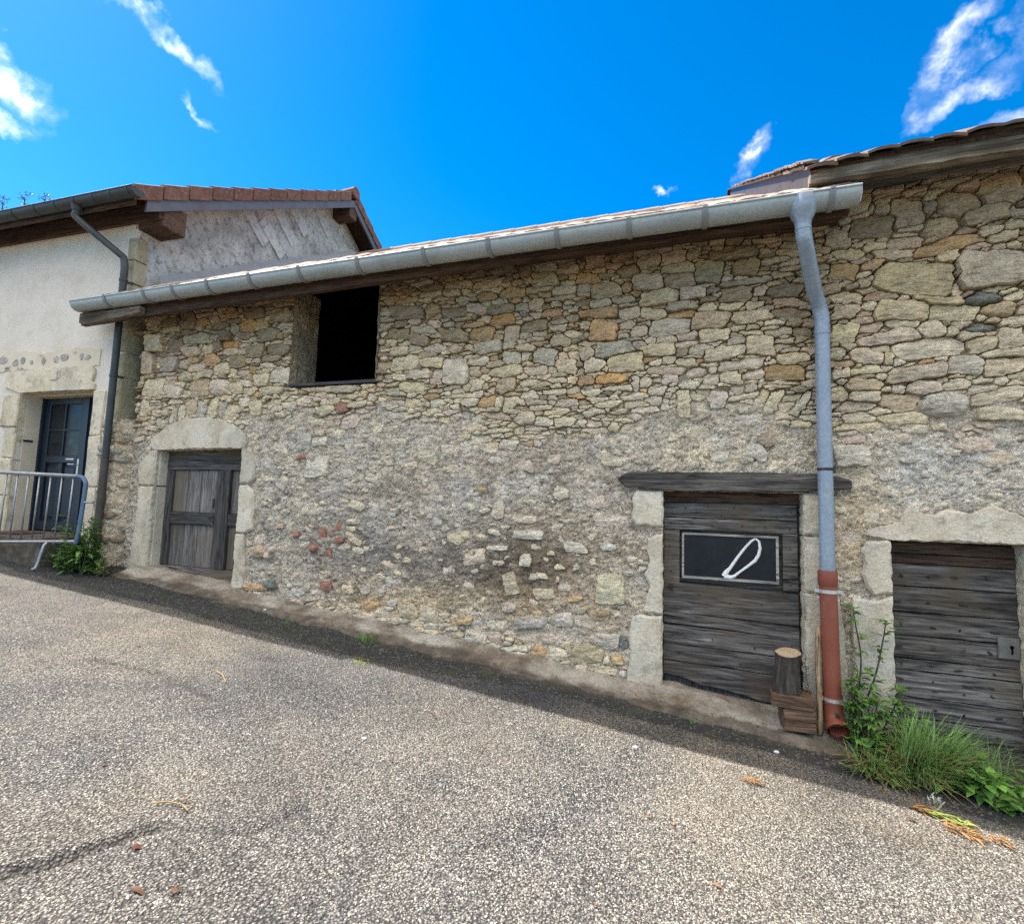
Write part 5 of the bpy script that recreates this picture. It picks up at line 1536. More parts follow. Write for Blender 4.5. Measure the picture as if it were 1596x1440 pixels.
# ------------------------------------------------------------------ tall barn
yR = .12
DR = MB().box(1.355, 2.12, yR + .04, yR + .055, -.05, 1.525).put('door', M['beam_wood'], TALL, label='dark weathered plank door with a metal lock plate')
zz = [0.0, .17, .30, .44, .62, .70, .86, 1.02, 1.20, 1.36, 1.43, 1.508]
for i in range(len(zz) - 1):
    plank('plank', DR, M['grey_wood'] if i not in (9, 10) else M['brown_wood'], 1.362, 2.112, zz[i] + .003, zz[i + 1] - .003, yR + .004 * (i % 3), .04, 60 + i, tilt=rr_.uniform(-.006, .006))
nl = MB(); q = random.Random(4)
for z in (.1, .24, .37, .5, .56, .66, .78, .93, 1.1, 1.28):
    for k in range(4):
        nl.tube([(1.45 + k * .17 + q.uniform(-.05, .05), yR + .004, z + q.uniform(-.02, .02))] * 1 + [(1.45 + k * .17 + q.uniform(-.002, .002), yR - .006, z)], [.007, .005], 6)
nl.put('nail_heads', M['iron'], DR, kind='stuff')
MB().box(1.99, 2.108, yR - .012, yR + .004, .765, .905, None, .004).tube([(2.06, yR - .014, .82), (2.06, yR - .010, .82)], .012, 8).put('lock_plate', M['grey_metal'], DR)
MB().tube([(2.062, yR - .0165, .845), (2.062, yR - .0125, .845)], .011, 10).box(2.057, 2.067, yR - .0165, yR - .0125, .80, .845).put('keyhole', M['void'], DR)
MB().box(1.35, 2.12, -.02, .14, -.2, .03, None, .02).put('door_sill', M['concrete'], TALL)
# roof, weathered eaves timbers
TZ = lambda y: 4.175 + .60 * (y + .40)
tr_ = MB()
slab(tr_, .80, 3.5, -.36, 6.5, lambda y: TZ(y) - .02, .03)
slab(tr_, .80, 3.5, 6.5, 13.0, lambda y: TZ(6.5) - .02 - .6 * (y - 6.5), .03)
TROOF = tr_.put('roof', M['brown_wood_y'], TALL)
MB().box(.85, 3.45, 12.5, 12.8, -.3, 5).put('back_wall', M['mortar'], TALL)
sw = MB(); sw.add([(1.12, .3, 0), (1.12, 12.5, 0), (1.12, 12.5, TZ(.5)), (1.12, 6.5, TZ(6.5) - .1), (1.12, .3, TZ(.3) - .1)], [(0, 4, 3, 2, 1)]); sw.put('side_wall', M['mortar'], TALL)
rt = random.Random(21)
tm2 = MB(); tile_shape(tm2, w=.19, l=.33, t=.018, slope=.6, arch=.014)
t0 = None
rest = MB()
for row in range(24):
    y = -.43 + row * .26
    if y > 6.3:
        break
    x = .90 + (.095 if row % 2 else 0)
    while x < 3.45:
        sag = .045 * math.exp(-((x - .75) / .35) ** 2) * -1 + .035 * (x - 1.3)
        zt = TZ(y) + .012 + rt.uniform(-.006, .008) + sag * (1 if row < 3 else .3)
        if row < 3:
            if t0 is None:
                t0 = tm2.put('tile', M['old_tile'], TROOF)
                for vtx in t0.data.vertices:
                    vtx.co += Vector(org_of(TALL))
                o = t0; o.location = Vector((x, y, zt)) - Vector(org_of(TALL))
            else:
                o = copy_to(t0, Vector((x, y, zt)) - Vector(org_of(TALL)))
            o.rotation_euler = (rt.uniform(-.03, .04), rt.uniform(-.05, .05), rt.uniform(-.05, .05))
        else:
            tile_shape(rest, x, y, zt, w=.19, l=.33, t=.02, slope=.6, arch=.03)
        x += .183
rest.put('roof_tiles', M['old_tile'], TROOF, kind='stuff')
# ragged verge: tile ends stacked up the slope on the left edge
vt = MB(); tile_shape(vt, w=.10, l=.16, t=.012, slope=.6, arch=.0)
v0 = None
for i in range(40):
    y = -.40 + i * .105
    zt = TZ(y) + .004 + rt.uniform(-.004, .006)
    if v0 is None:
        v0 = vt.put('verge_tile', M['old_tile'], TROOF)
        for vtx in v0.data.vertices:
            vtx.co += Vector(org_of(TALL))
        o = v0; o.location = Vector((.835, y, zt)) - Vector(org_of(TALL))
    else:
        o = copy_to(v0, Vector((.835 + rt.uniform(-.010, .010), y, zt)) - Vector(org_of(TALL)))
    o.rotation_euler = (rt.uniform(.02, .10), rt.uniform(-.06, .06), rt.uniform(-.06, .06))
slab_v = MB(); slab(slab_v, .85, .89, -.30, 6.5, lambda y: TZ(y) - .05, .17)
slab_v.put('verge_board', M['brown_pipe'], TALL)
def warped_box(x0, x1, y0, y1, zb, zt, n=24, j=.006, seed=2):
    mb = MB(); q = random.Random(seed); vs = []; fs = []
    for i in range(n + 1):
        f = i / n; x = x0 + (x1 - x0) * f
        d = [q.uniform(-j, j) for _ in range(4)]
        b = np.interp(x, zb[0], zb[1]); t = np.interp(x, zt[0], zt[1])
        vs += [(x, y0 + d[0], b + d[1]), (x, y0 + d[2], t + d[3]), (x, y1, t), (x, y1, b)]
    for i in range(n):
        a = i * 4; b = a + 4
        for k in range(4):
            k2 = (k + 1) % 4
            fs.append((a + k, a + k2, b + k2, b + k))
    fs += [(0, 3, 2, 1), (n * 4, n * 4 + 1, n * 4 + 2, n * 4 + 3)]
    return mb.add(vs, fs)
warped_box(.84, 3.45, -.355, -.27, ([.8, 1.3, 2.05, 3.5], [4.045, 4.045, 4.055, 4.07]), ([.8, 1.0, 1.4, 2.05, 3.5], [4.12, 4.15, 4.195, 4.22, 4.27])).put('eaves_timber', M['old_fascia'], TALL)
warped_box(.86, 3.45, -.262, -.13, ([.8, 1.15, 3.5], [4.0, 4.07, 4.11]), ([.8, 3.5], [4.17, 4.24]), seed=5).put('eaves_timber', M['beam_wood'], TALL)
warped_box(1.12, 3.45, -.12, .1, ([.8, 1.15, 2.1, 3.5], [4.08, 4.10, 4.17, 4.2]), ([.8, 3.5], [4.34, 4.36]), seed=6).put('wall_plate', M['beam_wood'], TALL)

# ------------------------------------------------------------------ the rendered house on the left
HO = Vector((-6.2, -.2, .84))
HOUSE = root('house', 'cream rendered house with a brown tiled gable roof and a dark blue front door', 'house', HO, rad(2.0))
def hput(mb, name, mat, parent=None, **kw):
    """house shapes are written in the house's own frame (x along the front, y inwards, z absolute)"""
    mb.v = [(p[0] + HO.x, p[1] + HO.y, p[2]) for p in mb.v]
    return mb.put(name, mat, parent or HOUSE, **kw)
def hskin(name, f, nu, nv, mat, flip=False, cols=None, parent=None):
    def g(u, v):
        x, y, z = f(u, v)
        return (x + HO.x, y + HO.y, z)
    return skin(name, g, nu, nv, mat, parent or HOUSE, flip, cols)
DX0, DX1, DZ0, DZ1, DD = -1.70, -.43, 1.19, 2.90, .25
# front: finely uneven plaster, left out where the door is
def front(x0, x1, z0, z1, nu, nv, nm='wall'):
    hskin(nm, lambda u, v: (x0 + (x1 - x0) * u, -.012 * (float(fbm((x0 + (x1 - x0) * u) * 4, (z0 + (z1 - z0) * v) * 4, 5, 3)) - .5), z0 + (z1 - z0) * v), nu, nv, M['plaster'])
w = MB()
w.box(-5.6, DX0, .0, .42, .2, 5.0).box(DX1, -.0, .0, .42, .2, 5.0).box(DX0, DX1, .0, .42, DZ1, 5.0)
WALL = hput(w, 'wall', M['plaster'])
# wall above the gable, its top following the roof
HS = .607
hz = lambda y: 5.09 + HS * (y + .35)
RY, RZ = 3.62, 5.09 + HS * 3.97
gw = MB()
gp = [(.03, .2), (7.4, .2), (7.4, RZ - .607 * (7.4 - RY) - .2), (RY, RZ - .2), (.03, hz(0.03) - .2)]
n = len(gp)
gw.add([(.004, y, z) for y, z in gp] + [(-.4, y, z) for y, z in gp], [tuple(range(n)), tuple(range(n, 2 * n))[::-1]] + [(k, k + n, (k + 1) % n + n, (k + 1) % n) for k in range(n)])
hput(gw, 'gable_wall', M['grey_render'])
hput(MB().box(-5.6, 0, 7.0, 7.4, .2, 5.0).box(-5.6, -5.2, 0, 7.4, .2, 5.2), 'back_wall', M['plaster'])
# old lime band with stones showing above the door
bd = random.Random(12)
pl = [(-2.5, 3.20), (-.40, 3.19), (-.40, 3.40), (-.8, 3.43), (-1.3, 3.40), (-1.8, 3.45), (-2.5, 3.47)]
hput(rough_prism(pl, -.010, .02, None, .004, .05, .012, 9), 'lime_band', M['render'])
for (x, z, w_, h_, c) in [(-2.30, 3.36, .13, .08, 't'), (-2.10, 3.33, .20, .11, 't'), (-1.88, 3.32, .11, .10, 'b'), (-1.72, 3.33, .09, .09, 'G'), (-1.55, 3.30, .06, .06, 'b'), (-1.33, 3.31, .07, .11, 't'), (-1.14, 3.29, .10, .09, 'w'),
                          (-.97, 3.30, .13, .09, 't'), (-.72, 3.31, .07, .08, 'g'), (-.58, 3.30, .10, .08, 'g'), (-1.78, 3.23, .12, .06, 'g'), (-2.02, 3.22, .1, .05, 't'), (-1.42, 3.38, .06, .04, 'w'), (-.85, 3.37, .05, .04, 'b')]:
    x += bd.uniform(-.03, .03); z += bd.uniform(-.025, .025)
    pts = [(x + w_ * .62 * math.cos(a) * bd.uniform(.6, 1.15), z + h_ * .55 * math.sin(a) * bd.uniform(.6, 1.15)) for a in np.linspace(0, 2 * math.pi, 9)[:-1]]
    hput(MB().prism(pts, -.016, .01, tuple(.4 * q + .34 for q in PAL[c]), .005), 'stone', M['stone'])
# door surround
ln = [(-2.02, 2.995), (-1.98, 3.16), (-1.9, 3.19), (-.52, 3.19), (-.455, 3.16), (-.44, 3.10), (-.47, 3.0), (-.43, 2.965), (DX1 + .0, 2.90), (DX0 - .0, 2.90)]
hput(rough_prism(ln, -.035, .12, (1.06, 1.03, .97), .01, .06, .003, 4), 'stone_lintel', M['limestone'])
hput(MB().add([(DX0 + .01, -.036, 2.965), (DX1 - .01, -.036, 2.965), (DX1 - .01, .05, 2.895), (DX0 + .01, .05, 2.895)], [(0, 1, 2, 3)]), 'lintel_bevel', M['limestone'])
hput(MB().box(-1.15, -1.04, -.05, -.03, 3.035, 3.15, None, .006).box(-1.03, -1.0, -.045, -.03, 3.06, 3.16, None, .004), 'carved_mark', M['limestone'])
jz = [1.12, 1.62, 2.08, 2.47, 2.89]
jw = [.22, .30, .20, .28]
for i in range(4):
    q = [(DX0, jz[i] + .005), (DX0, jz[i + 1] - .005), (DX0 - jw[i], jz[i + 1] - .008), (DX0 - jw[i] - .02, jz[i] + .012)]
    hput(rough_prism(q, -.03 - .008 * (i % 2), .06, (.95, .93, .85), .014, .05, .006, 30 + i), 'jamb_stone', M['limestone'])
jz = [1.12, 1.75, 2.35, 2.89]
for i in range(3):
    q = [(DX1, jz[i] + .005), (DX1 + .17 + .05 * (i % 2), jz[i] + .005), (DX1 + .19, jz[i + 1] - .008), (DX1, jz[i + 1] - .006)]
    hput(rough_prism(q, -.02 - .006 * (i % 2), .06, (1.05, 1.03, 1.0), .012, .05, .006, 40 + i), 'jamb_stone', M['limestone'])
hput(MB().box(DX0, DX0 + .006, .06, DD, DZ0, DZ1).box(DX1 - .006, DX1, .06, DD, DZ0, DZ1).box(DX0 + .007, DX1 - .007, .12, DD, DZ1 - .02, DZ1 - .001), 'door_reveal', M['render'])
hput(MB().box(DX0 - .15, DX1 + .1, -.45, DD + .05, .75, 1.185, None, .012), 'doorstep', M['concrete'])
hput(MB().box(DX0 + .005, DX0 + .014, .06, .16, 2.30, 2.325).box(DX0 + .014, DX0 + .02, .075, .105, 2.305, 2.32), 'doorbell', M['door_paint'])
hput(MB().box(-1.42, -1.0, -.35, -.02, 1.186, 1.20, None, .004), 'doormat', M['brown_wood'])
# blue front door
hy = DD
HD = hput(MB().box(DX0, DX1, hy + .035, hy + .05, DZ0, DZ1), 'front_door', M['door_paint'])
fr = MB()
for (xa_, xb_, za, zb, dy) in ((-1.66, -1.575, 1.20, 2.88, .0), (-1.015, -.93, 1.20, 2.88, .0), (-1.574, -1.016, 2.80, 2.88, .0), (-1.574, -1.016, 2.05, 2.14, .0), (-1.574, -1.016, 1.20, 1.31, .0), (-1.335, -1.265, 1.311, 2.049, .0)):
    fr.box(xa_, xb_, hy + dy, hy + .04, za, zb, None, .006)
hput(fr, 'door_leaf', M['door_paint'], HD)
gb_ = MB()
gb_.box(-1.308, -1.285, hy + .004, hy + .03, 2.141, 2.799).box(-1.574, -1.309, hy + .004, hy + .03, 2.46, 2.483).box(-1.284, -1.016, hy + .004, hy + .03, 2.46, 2.483)
hput(gb_, 'glazing_bar', M['door_paint'], HD)
for (xa_, xb_) in ((-1.572, -1.309), (-1.284, -1.018)):
    for (za, zb) in ((2.142, 2.459), (2.484, 2.798)):
        hput(MB().box(xa_, xb_, hy + .018, hy + .022, za, zb), 'window_pane', M['glass'], HD)
for (xa_, xb_) in ((-1.574, -1.336), (-1.264, -1.016)):
    hput(MB().box(xa_ + .035, xb_ - .035, hy + .012, hy + .04, 1.36, 2.0, None, .012), 'door_panel', M['door_paint'], HD)
hput(MB().box(DX0 + .004, -1.665, hy - .03, hy + .04, 1.19, 2.89).box(-.925, -.86, hy - .02, hy + .04, 1.19, 2.89).box(-.86, DX1 - .008, hy, hy + .04, 1.19, 2.89), 'door_frame', M['door_paint'], HD)
hput(MB().box(-.985, -.955, hy - .012, hy, 1.88, 2.10, None, .004).tube([(-.97, hy - .012, 2.03), (-.97, hy - .05, 2.03), (-1.07, hy - .055, 2.03)], .009, 8), 'handle', M['clamp'], HD)
hput(MB().box(-1.20, -1.06, hy - .006, hy + .001, 2.085, 2.11, None, .003), 'letter_slot', M['clamp'], HD)
# corner quoins rising beside the barn
qz = [(2.52, 3.02), (3.03, 3.32), (3.33, 3.60), (3.61, 3.86)]
for i, (a_, b_) in enumerate(qz):
    q = [(.02, a_ + .006), (.02, b_ - .006), (-.085 - .03 * (i % 2), b_ - .006), (-.085 - .03 * (i % 2), a_ + .006)]
    hput(rough_prism(q, -.028, .26, (.62, .62, .52), .012, .05, .005, 50 + i), 'quoin_stone', M['limestone'])
qz = [(3.88, 4.14), (4.16, 4.43), (4.45, 4.72)]
for i, (a_, b_) in enumerate(qz):
    w_ = .16 if i % 2 else .10
    q = [(.03, a_), (.03, b_), (-w_, b_), (-w_, a_)]
    hput(rough_prism(q, -.024, .12, (.60, .59, .52), .012, .05, .006, 60 + i), 'quoin_stone', M['limestone'])
# rough rubble pier below the quoins
def pier(u, v):
    z = .60 + 1.95 * v
    a = u * 3
    bulge = .05 * (fbm(u * 9, z * 7, 11, 4) - .5) + .035 * (1 - abs(2 * fbm(u * 16, z * 13, 12, 3) - 1))
    top = .25 * max(0, (v - .8) / .2) ** 2
    if a < 1:
        x, y = -.16 + .20 * a, -.03
        return (x, y - bulge, z)
    if a < 2:
        x, y = .04 + .17 * (a - 1), -.03 + .23 * (a - 1)
        return (x + bulge * .7 - top * .3, y - bulge * .7, z)
    return (.21 + .12 * (a - 2) - top * .2, .20 + .02 * (a - 2) - bulge, z)
hskin('rubble_pier', pier, 66, 170, M['mortar'], cols=(1.08, 1.04, .98))
pr = random.Random(77)
for i in range(40):
    t = pr.uniform(.02, .62); z = pr.uniform(.75, 2.48)
    p = pier(t, (z - .60) / 1.95)
    s = pr.uniform(.03, .075)
    c = PAL[pr.choice('bwwtgg')]
    ang = rad(0 if t < .33 else 52)
    bm = bmesh.new()
    bmesh.ops.create_icosphere(bm, subdivisions=2, radius=1)
    vs = []
    for vtx in bm.verts:
        k = 1 + .35 * (float(fbm(vtx.co.x * 2 + i * 7, vtx.co.z * 2 + vtx.co.y, i, 2)) - .5)
        lx, ly, lz = vtx.co.x * s * k * 1.3, vtx.co.y * .03, vtx.co.z * s * k * .75
        vs.append((p[0] + lx * math.cos(ang) - ly * math.sin(ang), p[1] + lx * math.sin(ang) + ly * math.cos(ang), p[2] + lz))
    bm.verts.index_update()
    fs = [[q.index for q in f.verts] for f in bm.faces]
    bm.free()
    hput(MB().add(vs, fs, c), 'stone', M['stone'], smooth=True)
# gable: fibre slates hung on the slant, crisp under the roof and grimy below
gs = random.Random(31)
a0 = rad(-38)
eu = (math.cos(a0), math.sin(a0)); ev_ = (-math.sin(a0), math.cos(a0))
def gable_ok(y, z, m):
    return y > .5 + m and z < hz(y) - .22 - m and z > roof_z(y - .25) + .15 + m * .5 and z < RZ - .607 * (y - RY) - .25 - m
for i in range(-14, 16):
    for j in range(-2, 22):
        L_, W_ = .62, .21
        u0 = i * L_ + (.31 if j % 2 else 0); v0_ = j * W_
        cy, cz = 1.6 + eu[0] * (u0 + L_ / 2) + ev_[0] * (v0_ + W_ / 2), 4.2 + eu[1] * (u0 + L_ / 2) + ev_[1] * (v0_ + W_ / 2)
        if not gable_ok(cy, cz, .10):
            continue
        crisp = (cz > hz(cy) - .80) and 1.3 < cy < 3.1
        if (not crisp and gs.random() < .75) or (crisp and gs.random() < .35):
            continue
        g = gs.uniform(1.05, 1.3) if crisp else gs.uniform(.75, 1.0)
        t = (.026 if crisp else .014) + gs.uniform(-.003, .003)
        P = []
        for (du, dv) in ((.006, .004), (L_ - .006, .004), (L_ - .006, W_ + .015), (.006, W_ + .015)):
            P.append((cy + eu[0] * (du - L_ / 2) + ev_[0] * (dv - W_ / 2) + gs.uniform(-.01, .01), cz + eu[1] * (du - L_ / 2) + ev_[1] * (dv - W_ / 2) + gs.uniform(-.01, .01)))
        # upper edge tucked under the next row
        vs = [(t, P[0][0], P[0][1]), (t, P[1][0], P[1][1]), (.010, P[2][0], P[2][1]), (.010, P[3][0], P[3][1]),
              (.0, P[0][0], P[0][1]), (.0, P[1][0], P[1][1]), (.0, P[2][0], P[2][1]), (.0, P[3][0], P[3][1])]
        hput(MB().add(vs, [(0, 1, 2, 3), (4, 5, 1, 0), (5, 6, 2, 1), (6, 7, 3, 2), (7, 4, 0, 3)], (g, g, g)), 'slate', M['slate'])
# roof: decks, tiles, verge tiles, barge boards
VX = .42
hr = MB()
slab(hr, -5.8, VX - .03, -.35, RY, lambda y: hz(y) - .03, .04)
slab(hr, -5.8, VX - .03, RY, 7.7, lambda y: RZ - .03 - .607 * (y - RY), .04)
HR = hput(hr, 'roof', M['brown_wood_y'])
rest = MB(); rt = random.Random(6)
for row in range(14):
    y = -.36 + row * .29
    x = -5.8 + (.13 if row % 2 else 0)
    while x < VX - .2:
        tile_shape(rest, x, y, hz(y) + .0 + rt.uniform(-.003, .003), w=.25, l=.36, t=.014, slope=HS, arch=.018)
        x += .256
hput(rest, 'roof_tiles', M['brown_tile'], HR, kind='stuff')
c_, s_ = 1 / math.hypot(1, HS), HS / math.hypot(1, HS)
def verge_tile(y0, sgn, lift):
    """L-shaped verge tile: flat top and a cheek that hangs over the barge board"""
    mb = MB()
    l = .315 / c_ * 1.0
    zf = (lambda y: hz(y)) if sgn > 0 else (lambda y: RZ - .607 * (y - RY))
    y1 = y0 + .312
    h0, h1 = (lift, .0) if sgn > 0 else (0, lift)
    out = .008 if True else 0
    pts = []
    for (y, h) in ((y0, h0), (y1, h1)):
        e = out * (h / max(lift, 1e-6))
        z = zf(y) + h
        pts += [(VX - .22, y, z), (VX - .03, y, z + .012), (VX + e, y, z), (VX + e, y, z - .175 - h * .2), (VX + e - .016, y, z - .175 - h * .2), (VX + e - .016, y, z - .02), (VX - .22, y, z - .02)]
    k = 7
    fs = [tuple(range(k))[::-1], tuple(range(k, 2 * k))]
    for i in range(k):
        j = (i + 1) % k
        fs.append((i, j, j + k, i + k))
    return mb.add(pts, fs)
for i in range(12):
    hput(verge_tile(-.37 + i * .322, 1, .022), 'verge_tile', M['brown_tile'], HR)
for i in range(10):
    hput(verge_tile(RY + .01 + i * .322, -1, .022), 'verge_tile', M['brown_tile'], HR)
rg_ = MB()
for i in range(15):
    x = VX + .015 - i * .40
    rg_.tube([(x - .40, RY, RZ - .035), (x, RY, RZ - .02)], [.10, .115], 12)
hput(rg_, 'ridge_tiles', M['brown_tile'], HR, kind='stuff')
bb = MB()
def barge(y0, y1, zf, top, hgt, x):
    bb.add([(x, y0, zf(y0) - top), (x, y1, zf(y1) - top), (x, y1, zf(y1) - top - hgt), (x, y0, zf(y0) - top - hgt),
            (x - .03, y0, zf(y0) - top), (x - .03, y1, zf(y1) - top), (x - .03, y1, zf(y1) - top - hgt), (x - .03, y0, zf(y0) - top - hgt)],
           [(0, 3, 2, 1), (4, 5, 6, 7), (0, 1, 5, 4), (3, 7, 6, 2), (0, 4, 7, 3), (1, 2, 6, 5)])
barge(-.22, RY, hz, .165, .135, VX - .018)
barge(RY, 7.5, lambda y: RZ - .607 * (y - RY), .165, .135, VX - .018)
hput(bb, 'barge_board', M['slate_zinc'], HR)
# timbers carrying the roof
hput(MB().box(-5.7, .36, -.03, .18, 4.90, 5.12, None, .008), 'wall_plate', M['brown_wood'])
hput(MB().box(-.05, .38, .0, .30, 4.83, 5.14, None, .01), 'purlin', M['brown_wood'])
hput(MB().box(-.05, .38, RY - .10, RY + .12, RZ - .52, RZ - .21, None, .01), 'purlin', M['brown_wood'])
hput(MB().box(-.05, .38, 7.0, 7.2, 4.9, 5.14, None, .01), 'purlin', M['brown_wood'])
for i in range(11):
    x = .0 - i * .52
    q = MB(); slab(q, x - .04, x + .04, -.30, .25, lambda y: hz(y) - .072, .10)
    hput(q, 'rafter', M['brown_wood_y'])
hput(MB().box(-5.8, VX - .05, -.335, -.31, 4.90, 5.04, None, .003), 'eaves_board', M['brown_wood'])
# gutter and downpipe
hg = MB()
gutter(hg, -5.8, VX + .06, -.385, 5.02, .078)
HG = hput(hg, 'gutter', M['dark_zinc'], None, smooth=True, autosmooth=50)
for x in (.40, .14, -.13, -.42, -.74, -1.08, -1.46, -1.86, -2.3):
    q = MB()
    strap(q, [(x, -.385 + .083 * math.cos(a), 5.02 + .083 * math.sin(a)) for a in np.linspace(math.pi, 2 * math.pi, 14)], .022)
    hput(q, 'gutter_bracket', M['dark_zinc'], HG)
q = MB()
neck = [(-.45, -.385, 4.96), (-.45, -.385, 4.88), (-.435, -.37, 4.81), (-.06, -.16, 4.47), (-.01, -.125, 4.41), (.01, -.12, 4.30), (.012, -.12, 4.2)]
q.tube(bez(neck), .038, 16)
q.tube([(.012, -.12, 4.25), (.012, -.12, 2.02)], .037, 16)
q.tube([(-.45, -.385, 4.97), (-.45, -.385, 4.90)], [.062, .046], 16)
HP = hput(q, 'downpipe', M['dark_zinc'], None, smooth=True, autosmooth=50)
q = MB(); q.tube([(.012, -.12, 2.06), (.008, -.125, .88)], .040, 16)
hput(q, 'lower_pipe', M['brown_pipe'], HP, smooth=True, autosmooth=50, label='brown lower section of the downpipe')
for z in (4.15, 3.02, 2.05, 1.2):
    q = MB(); q.tube([(.012, -.12, z + .015), (.012, -.12, z - .015)], .043, 16); q.box(.0, .02, -.08, .0, z - .01, z + .01)
    hput(q, 'pipe_clamp', M['brown_pipe'] if z < 2.5 else M['dark_zinc'], HP)

# the house stands a little farther back and is a little larger than first drawn
HK = 1.03
_c = Vector((0, -4.3, 1.67))
HOUSE.location = _c + (HO - _c) * HK
HOUSE.scale = (HK, HK, HK)

# ------------------------------------------------------------------ steel crowd barrier
BL, BR_ = Vector((-8.75, -.92, 0)), Vector((-6.15, -.50, 0))
def bpt(f, z):
    p = BL.lerp(BR_, f)
    return Vector((p.x, p.y, z))
BAR = root('crowd_barrier', 'galvanised steel crowd barrier with a blue end post in front of the house door', 'barrier', bpt(.5, 1.1))
zt = lambda f: 1.915 - .06 * f
zb = lambda f: 1.04 + .12 * f
MB().tube([bpt(0, zt(0)), bpt(.95, zt(.95))], .021, 12).put('top_rail', M['galv'], BAR, smooth=True)
MB().tube([bpt(0, zb(0)), bpt(.97, zb(.97))], .017, 12).put('bottom_rail', M['galv'], BAR, smooth=True)
MB().tube(bez([bpt(.95, zt(.95)), bpt(.975, zt(.97) - .012), bpt(.992, zt(1) - .06), bpt(.995, zt(1) - .14), bpt(.985, 1.28), bpt(.975, 1.13)]), .021, 12).put('end_post', M['blue'], BAR, smooth=True, label='blue painted end post')
b0 = None
for i in range(17):
    f = .03 + i * .056
    if f > .95:
        break
    MB().tube([bpt(f, zb(f)), bpt(f + .006, zt(f))], .0085, 8).put('upright_bar', M['galv'], BAR, smooth=True)
MB().tube([bpt(1.0, 1.58), bpt(1.04, 1.58)], .014, 8).put('coupling_hook', M['galv'], BAR)
for f in (.1, .84):
    p = bpt(f, 0); g = lambda dy: float(gz(p.x, p.y + dy)) + .02
    MB().tube(bez([(p.x, p.y - .12, g(-.12)), (p.x, p.y - .08, g(-.08) + .03), (p.x, p.y, zb(f)), (p.x, p.y + .2, g(.2) + .05), (p.x, p.y + .30, g(.30))], 4), .016, 10).put('foot', M['galv'], BAR, smooth=True)

# ------------------------------------------------------------------ log on its timber blocks, stick
def warp_block(cx, cy, cz, sx, sy, sz, rz, mat, seed):
    q = random.Random(seed)
    bm = bmesh.new(); bmesh.ops.create_cube(bm, size=1)
    bmesh.ops.bevel(bm, geom=bm.edges[:], offset=.04, segments=1, affect='EDGES')
    for vtx in bm.verts:
        vtx.co = Vector((vtx.co.x * sx * q.uniform(.97, 1.02), vtx.co.y * sy, vtx.co.z * sz * q.uniform(.98, 1.02)))
    bm.verts.index_update()
    Mx = Matrix.Translation((cx, cy, cz)) @ Matrix.Rotation(rz, 4, 'Z')
    mb = MB(); mb.add([Mx @ vtx.co for vtx in bm.verts], [[v_.index for v_ in f.verts] for f in bm.faces]); bm.free()
    return mb
gb0 = float(gz(.72, -.14)) + .045
o = warp_block(.735, -.135, (gb0 + .36) / 2, .20, .19, .36 - gb0, .05, M['block_wood'], 1).put('timber_block', M['block_wood'], None)
o['label'] = 'lowest brown timber block of the stack beside the orange pipe foot'; o['category'] = 'wood block'
o = warp_block(.700, -.14, .405, .265, .20, .084, -.06, M['block_wood'], 2).put('timber_board', M['block_wood'], None)
o['label'] = 'thick brown board lying on the timber block under the log'; o['category'] = 'wood board'
LOG = root('log', 'short sawn log with dark bark standing on the timber blocks by the old door', 'log', (.665, -.14, .448))
lm = MB(); V = []; F = []
nn, hh = 26, 10
for i in range(hh + 1):
    for k in range(nn):
        a = 2 * math.pi * k / nn
        r_ = .083 + .010 * (float(fbm(math.cos(a) * 2 + 5, math.sin(a) * 2 + i * .35, 3, 3)) - .5) * 2 - .004 * (i / hh) + (.012 * (1 - i / hh) ** 3)
        z = .448 + .265 * i / hh
        tilt = .07 * (i / hh) * .27
        top = (.018 * math.cos(a + 1.2) + .030 * math.sin(a)) * (i / hh) ** 3
        V.append((.665 + r_ * math.cos(a) + tilt, -.14 + r_ * math.sin(a), z + top))
for i in range(hh):
    for k in range(nn):
        k2 = (k + 1) % nn
        F.append((i * nn + k, i * nn + k2, (i + 1) * nn + k2, (i + 1) * nn + k))
lm.add(V, F); lm.put('bark', M['bark'], LOG, smooth=True)
tp = [V[hh * nn + k] for k in range(nn)]
c0 = (sum(p[0] for p in tp) / nn, sum(p[1] for p in tp) / nn, sum(p[2] for p in tp) / nn + .003)
tp2 = [(c0[0] + (p[0] - c0[0]) * .97, c0[1] + (p[1] - c0[1]) * .97, p[2] + .003) for p in tp]
MB().add(tp + tp2 + [c0], [(k, (k + 1) % nn, nn + (k + 1) % nn, nn + k) for k in range(nn)] + [(nn + k, nn + (k + 1) % nn, 2 * nn) for k in range(nn)]).put('cut_face', M['cut_wood'], LOG)
o = MB().tube(bez([(.868, -.17, .20), (.872, -.15, .42), (.870, -.13, .65), (.885, -.10, .90)], 3), [.017] * 9 + [.014], 9).put('stick', M['stick_wood'], None, smooth=True)
o['label'] = 'bare wooden stick standing upright between the timber blocks and the orange pipe'; o['category'] = 'stick'

